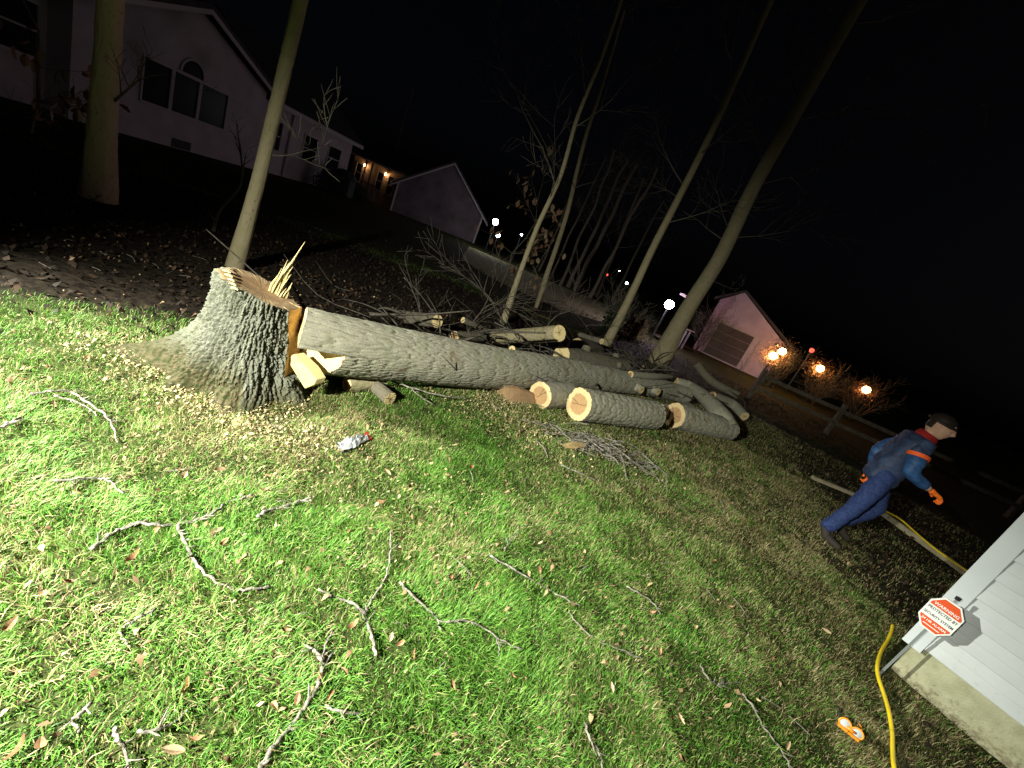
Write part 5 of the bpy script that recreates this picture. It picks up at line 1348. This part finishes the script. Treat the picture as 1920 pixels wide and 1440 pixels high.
def far_shed():
    up = Vector((0, 0, 1)); A = G(1299, 653); N = Vector((-.33, -.944, 0)); U = Vector((.944, -.33, 0)); bk = -N
    t = thing('barn_shed', A + U * 2, 'purple lit shed with a dark door right of the stout tree', 'shed')
    def SZ(x, y):
        p = ONP(x, y, A, N); return ((p - A).dot(U), p.z)
    def W(sz, off=0.): return A + U * sz[0] + up * sz[1] + N * off
    L_ = SZ(1441, 703)[0]; el = SZ(1338, 556); ap = SZ(1397, 549); er = (L_, SZ(1474, 650)[1])
    MB().prism([W((0, -.1)), W((L_, -.1)), W(er), W(ap), W((0, el[1]))], bk * 5).build('front_wall', MT['shedwall'], t)
    for a, b_ in (((-.25, el[1] - .1), ap), (ap, (L_ + .3, er[1] - .08))):
        MB().prism([W(a, .14), W(b_, .14), W((b_[0], b_[1] + .12), .14), W((a[0], a[1] + .12), .14)], bk * 5.2).build('roof', MT['roof'], t)
    d0, d1 = SZ(1350, 604), SZ(1384, 682); zt = d0[1]
    for k in range(4):
        z = .06 + k * (zt - .06) / 4; z1 = z + (zt - .06) / 4 - .012
        MB().prism([W((d0[0], z), .003), W((d1[0], z), .003), W((d1[0], z1), .003), W((d0[0], z1), .003)], N * .035).build('door_panel', MT['door'], t)
    for a, b_, c, d in ((d0[0] - .08, d0[0] - .005, .02, zt), (d1[0] + .005, d1[0] + .08, .02, zt), (d0[0] - .08, d1[0] + .08, zt + .003, zt + .09)):
        MB().prism([W((a, c), .003), W((b_, c), .003), W((b_, d), .003), W((a, d), .003)], N * .05).build('door_trim', MT['fartrim'], t)
    p0, p1 = SZ(1425, 640), SZ(1398, 684)
    MB().tube([W((p1[0], .05), .06), W((p1[0], p0[1]), .06)], .04, 8).build('downspout', MT['fartrim'], t)
far_shed()

# post and rail fence at the right
def rail_fence():
    pts = [Vector((6.2, 12.0, 0)), Vector((8.3, 11.6, 0)), Vector((10.4, 11.1, 0)), Vector((12.55, 10.6, 0)), Vector((14.7, 10.1, 0))]
    t = thing('rail_fence', (10.4, 11.1, 0), 'weathered post and rail fence crossing behind the person', 'fence')
    for p in pts: MB().box(p + Vector((0, 0, .42)), (.10, .10, .98)).build('post', MT['fence'], t)
    for a, b_ in zip(pts, pts[1:]):
        for z in (.37, .72): MB().beam(a + Vector((0, -.06, z)), b_ + Vector((0, -.06, z + .01)), .035, .10).build('rail', MT['fence'], t)
rail_fence()

# lamps that the photograph shows lit
def globe_lamp(name, label, c, r, mm, h=None, group='lit lamps far behind', cage=True, dish=0., dmat='dishgrey'):
    c = Vector(c); t = thing(name, (c.x, c.y, 0), label, 'lamp', group)
    MB().sphere(c, r, 16, 10).build('lamp_glass', MT[mm], t, True)
    if cage:
        MB().tube([c - Vector((0, 0, r * 1.1)), Vector((c.x, c.y, -.05))], [.03, .04], 8).build('post', MT['metal'], t)
        MB().tube([c + Vector((0, 0, r * .9)), c + Vector((0, 0, r * 1.5))], [r * .8, r * .2], 10).build('cap', MT['metal'], t)
    if dish:                                                         # shallow reflector dish behind the glass
        d = Vector((c.x, c.y, 0)).normalized(); sd = d.cross(Vector((0, 0, 1))); up = Vector((0, 0, 1)); v, f = [], []; n = 28
        for i, q in enumerate((.05, .35, .65, 1.0)):
            for k in range(n):
                a_ = k / n * 6.28318; v.append(c + d * (r * 1.06 + dish * .10 * (1 - q * q)) + (sd * math.cos(a_) + up * math.sin(a_)) * dish * q)
        for i in range(3):
            for k in range(n): f.append((i * n + k, i * n + (k + 1) % n, (i + 1) * n + (k + 1) % n, (i + 1) * n + k))
        f.append(tuple(range(n)))
        MB().add(v, f).build('reflector', MT[dmat], t, True)
    return t
globe_lamp('post_lamp', 'brightest pinkish white lamp left of the stout tree', AT(1255, 571, 16), .16, 'lamppink')
globe_lamp('post_lamp', 'bright white lamp right of the gabled garage', AT(929, 416, 24), .16, 'lampwhite')
globe_lamp('path_lamp', 'smaller white lamp just below the bright white lamp', AT(934, 441, 24), .11, 'lampsmall')
globe_lamp('path_lamp', 'tiny white lamp right of the bright white lamp', AT(978, 440, 26), .06, 'lampsmall')
globe_lamp('path_lamp', 'tiny white lamp between the distant trunks and leaning tree', AT(1175, 531, 33), .085, 'lampsmall')
globe_lamp('path_lamp', 'faint dot of white lamp above the red lamp', AT(1161, 508, 36), .04, 'lampsmall')
globe_lamp('signal_lamp', 'red lamp left of the tiny white lamp beyond the trunks', AT(1138, 515, 33), .09, 'lampred')
globe_lamp('lantern', 'upper amber lantern of the pair right of the shed', AT(1467, 659, 17.5), .13, 'lampamber')
globe_lamp('lantern', 'lower amber lantern of the pair right of the shed', AT(1450, 667, 17.3), .13, 'lampamber')
globe_lamp('lantern', 'single amber lantern right of the amber pair', AT(1538, 691, 18), .13, 'lampamber2')
globe_lamp('signal_lamp', 'small red lamp above the single amber lantern', AT(1522, 657, 18.5), .09, 'lampred')
globe_lamp('lantern', 'rightmost amber lantern glowing through bare shrub twigs', AT(1624, 731, 18), .15, 'lampdim')

# shrubs: bare twiggy ones near the lanterns, dark evergreens before the lawn
def shrub(label, c, h, w, seed, leafy=False, mm='dbark', group='shrubs round the far lamps', glow=()):
    rnd = random.Random(seed); c = Vector(c); c.z = 0
    t = thing('shrub', c, label, 'shrub', group); out = []
    for k in range(16):
        a = rnd.uniform(0, 6.28); branch_paths(c + Vector((rnd.gauss(0, .08), rnd.gauss(0, .08), -.02)), Vector((math.cos(a) * w, math.sin(a) * w, h)), h * rnd.uniform(.7, 1.1), .014, 2, rnd, out)
    mb = MB()
    for p, r in out: mb.tube(p, [max(q, .004) for q in r], 4)
    ridge_fill(mb.build('stems', MT['dbark'], t))
    if glow:                                                        # leaves added to catch the lantern's light as a halo
        v, f = [], []
        for gc, sg, n in glow:
            out_ = Vector((gc.x, gc.y, 0)).normalized()
            for k in range(n):
                o_ = Vector((rnd.gauss(0, sg), rnd.gauss(0, sg), rnd.gauss(0, sg * .8)))
                if o_.length < .15 or (o_.dot(out_) < 0 and (o_ - out_ * o_.dot(out_)).length < .17): continue
                p = gc + o_; s_ = rnd.uniform(.018, .045); d1 = Vector((rnd.gauss(0, 1), rnd.gauss(0, 1), rnd.gauss(0, 1))).normalized(); d2 = d1.orthogonal().normalized()
                i = len(v); v += [p - d1 * s_, p + d2 * s_ * .55, p + d1 * s_, p - d2 * s_ * .55]; f.append((i, i + 1, i + 2, i + 3))
        MB().add(v, f).build('halo_leaves', MT['leaf'], t)
    if leafy:
        n = 2600; v, f = [], []
        for k in range(n):
            a, q = rnd.uniform(0, 6.28), rnd.random() ** .45; z = rnd.random() ** .8
            rr = w * math.sqrt(max(0, 1 - (z * 1.02) ** 3)) * (.8 + .3 * math.sin(5 * a + z * 7)) * q
            p = c + Vector((rr * math.cos(a), rr * math.sin(a), z * h)); s = rnd.uniform(.03, .07)
            d1 = Vector((rnd.gauss(0, 1), rnd.gauss(0, 1), rnd.gauss(0, 1))).normalized(); d2 = d1.orthogonal().normalized()
            i = len(v); v += [p - d1 * s, p + d2 * s * .5, p + d1 * s, p - d2 * s * .5]; f.append((i, i + 1, i + 2, i + 3))
        MB().add(v, f).build('foliage', MT[mm], t)
    return t
shrub('rounded black evergreen shrub left of the leaning middle tree', AT(1135, 640, 12.5), 1.05, .38, 1, True, 'leafdark')
shrub('dark clipped shrub below the wing windows of the pale house', (-10.9, 19.6, 0), .95, .8, 2, True, 'leafdark')
shrub('low dark shrub at the end of the pale house', (-10.8, 21.6, 0), .8, .7, 3, True, 'leafdark')
shrub('bare shrub in front of the shed left wall', (6.6, 18.6, 0), 1.6, .5, 4)
shrub('bare shrub beside the amber lantern pair', AT(1462, 692, 17.5), 1.3, .4, 5, glow=((AT(1467, 659, 17.5), .26, 1100), (AT(1450, 667, 17.3), .26, 1100)))
shrub('bare shrub around the single amber lantern', AT(1541, 715, 18.0), 1.3, .5, 6, glow=((AT(1538, 691, 18), .25, 1200),))
shrub('bare shrub in front of the rightmost amber lantern', AT(1625, 755, 17.8), 1.6, .6, 7, glow=((AT(1624, 731, 17.85), .2, 900),))
shrub('yellowish lit shrub right of the leaning middle tree', AT(1188, 625, 14.5), .8, .4, 8, True, 'leafpale')

def porch_deck():
    t0 = AT(1262, 640, 17.5); t0.z = 0; up = Vector((0, 0, 1)); U = Vector((.86, .5, 0))
    t = thing('deck', t0, 'small deck with pale rail ends under the brightest lamp', 'deck')
    for k in range(6): MB().box(t0 + U * (k * .22 - .5) + up * .35, (.07, .07, .8)).build('baluster', MT['fartrim'], t)
    MB().beam(t0 - U * .6 + up * .8, t0 + U * .8 + up * .8, .1, .05).build('top_rail', MT['fartrim'], t)
    for k in range(5): MB().beam(t0 - U * .8 + Vector((0, .15 + k * .15, .12)), t0 + U * 1.0 + Vector((0, .15 + k * .15, .12)), .14, .04).build('deck_board', MT['fence'], t)
    a, b_ = AT(1276, 551, 16.6), AT(1296, 561, 16.8)
    s = thing('lamp_arm', ((a.x + b_.x) / 2, (a.y + b_.y) / 2, 0), 'short white bracket arm above the brightest lamp', 'bracket')
    MB().beam(a, b_, .06, .09).build('arm', MT['fartrim'], s); MB().tube([b_ + Vector((0, .08, .1)), Vector((b_.x, b_.y + .08, -.05))], .04, 8).build('post', MT['metal'], s)
porch_deck()

def covered_grill():
    c = AT(598, 360, 20.0); c.z = 0; c.x = -10.6
    t = thing('covered_grill', c, 'dark covered grill before the pale house windows', 'grill')
    mb = MB(); mb.sphere(c + Vector((0, 0, .95)), .42, 18, 10, (1.25, .8, .6)); mb.build('hood_cover', MT['dark'], t, True)
    MB().box(c + Vector((0, 0, .5)), (.85, .55, .75)).build('cabinet', MT['dark'], t)
    for s in (-1, 1): MB().box(c + Vector((0, s * .55, .82)), (.45, .5, .05)).build('side_shelf', MT['dark'], t)
covered_grill()
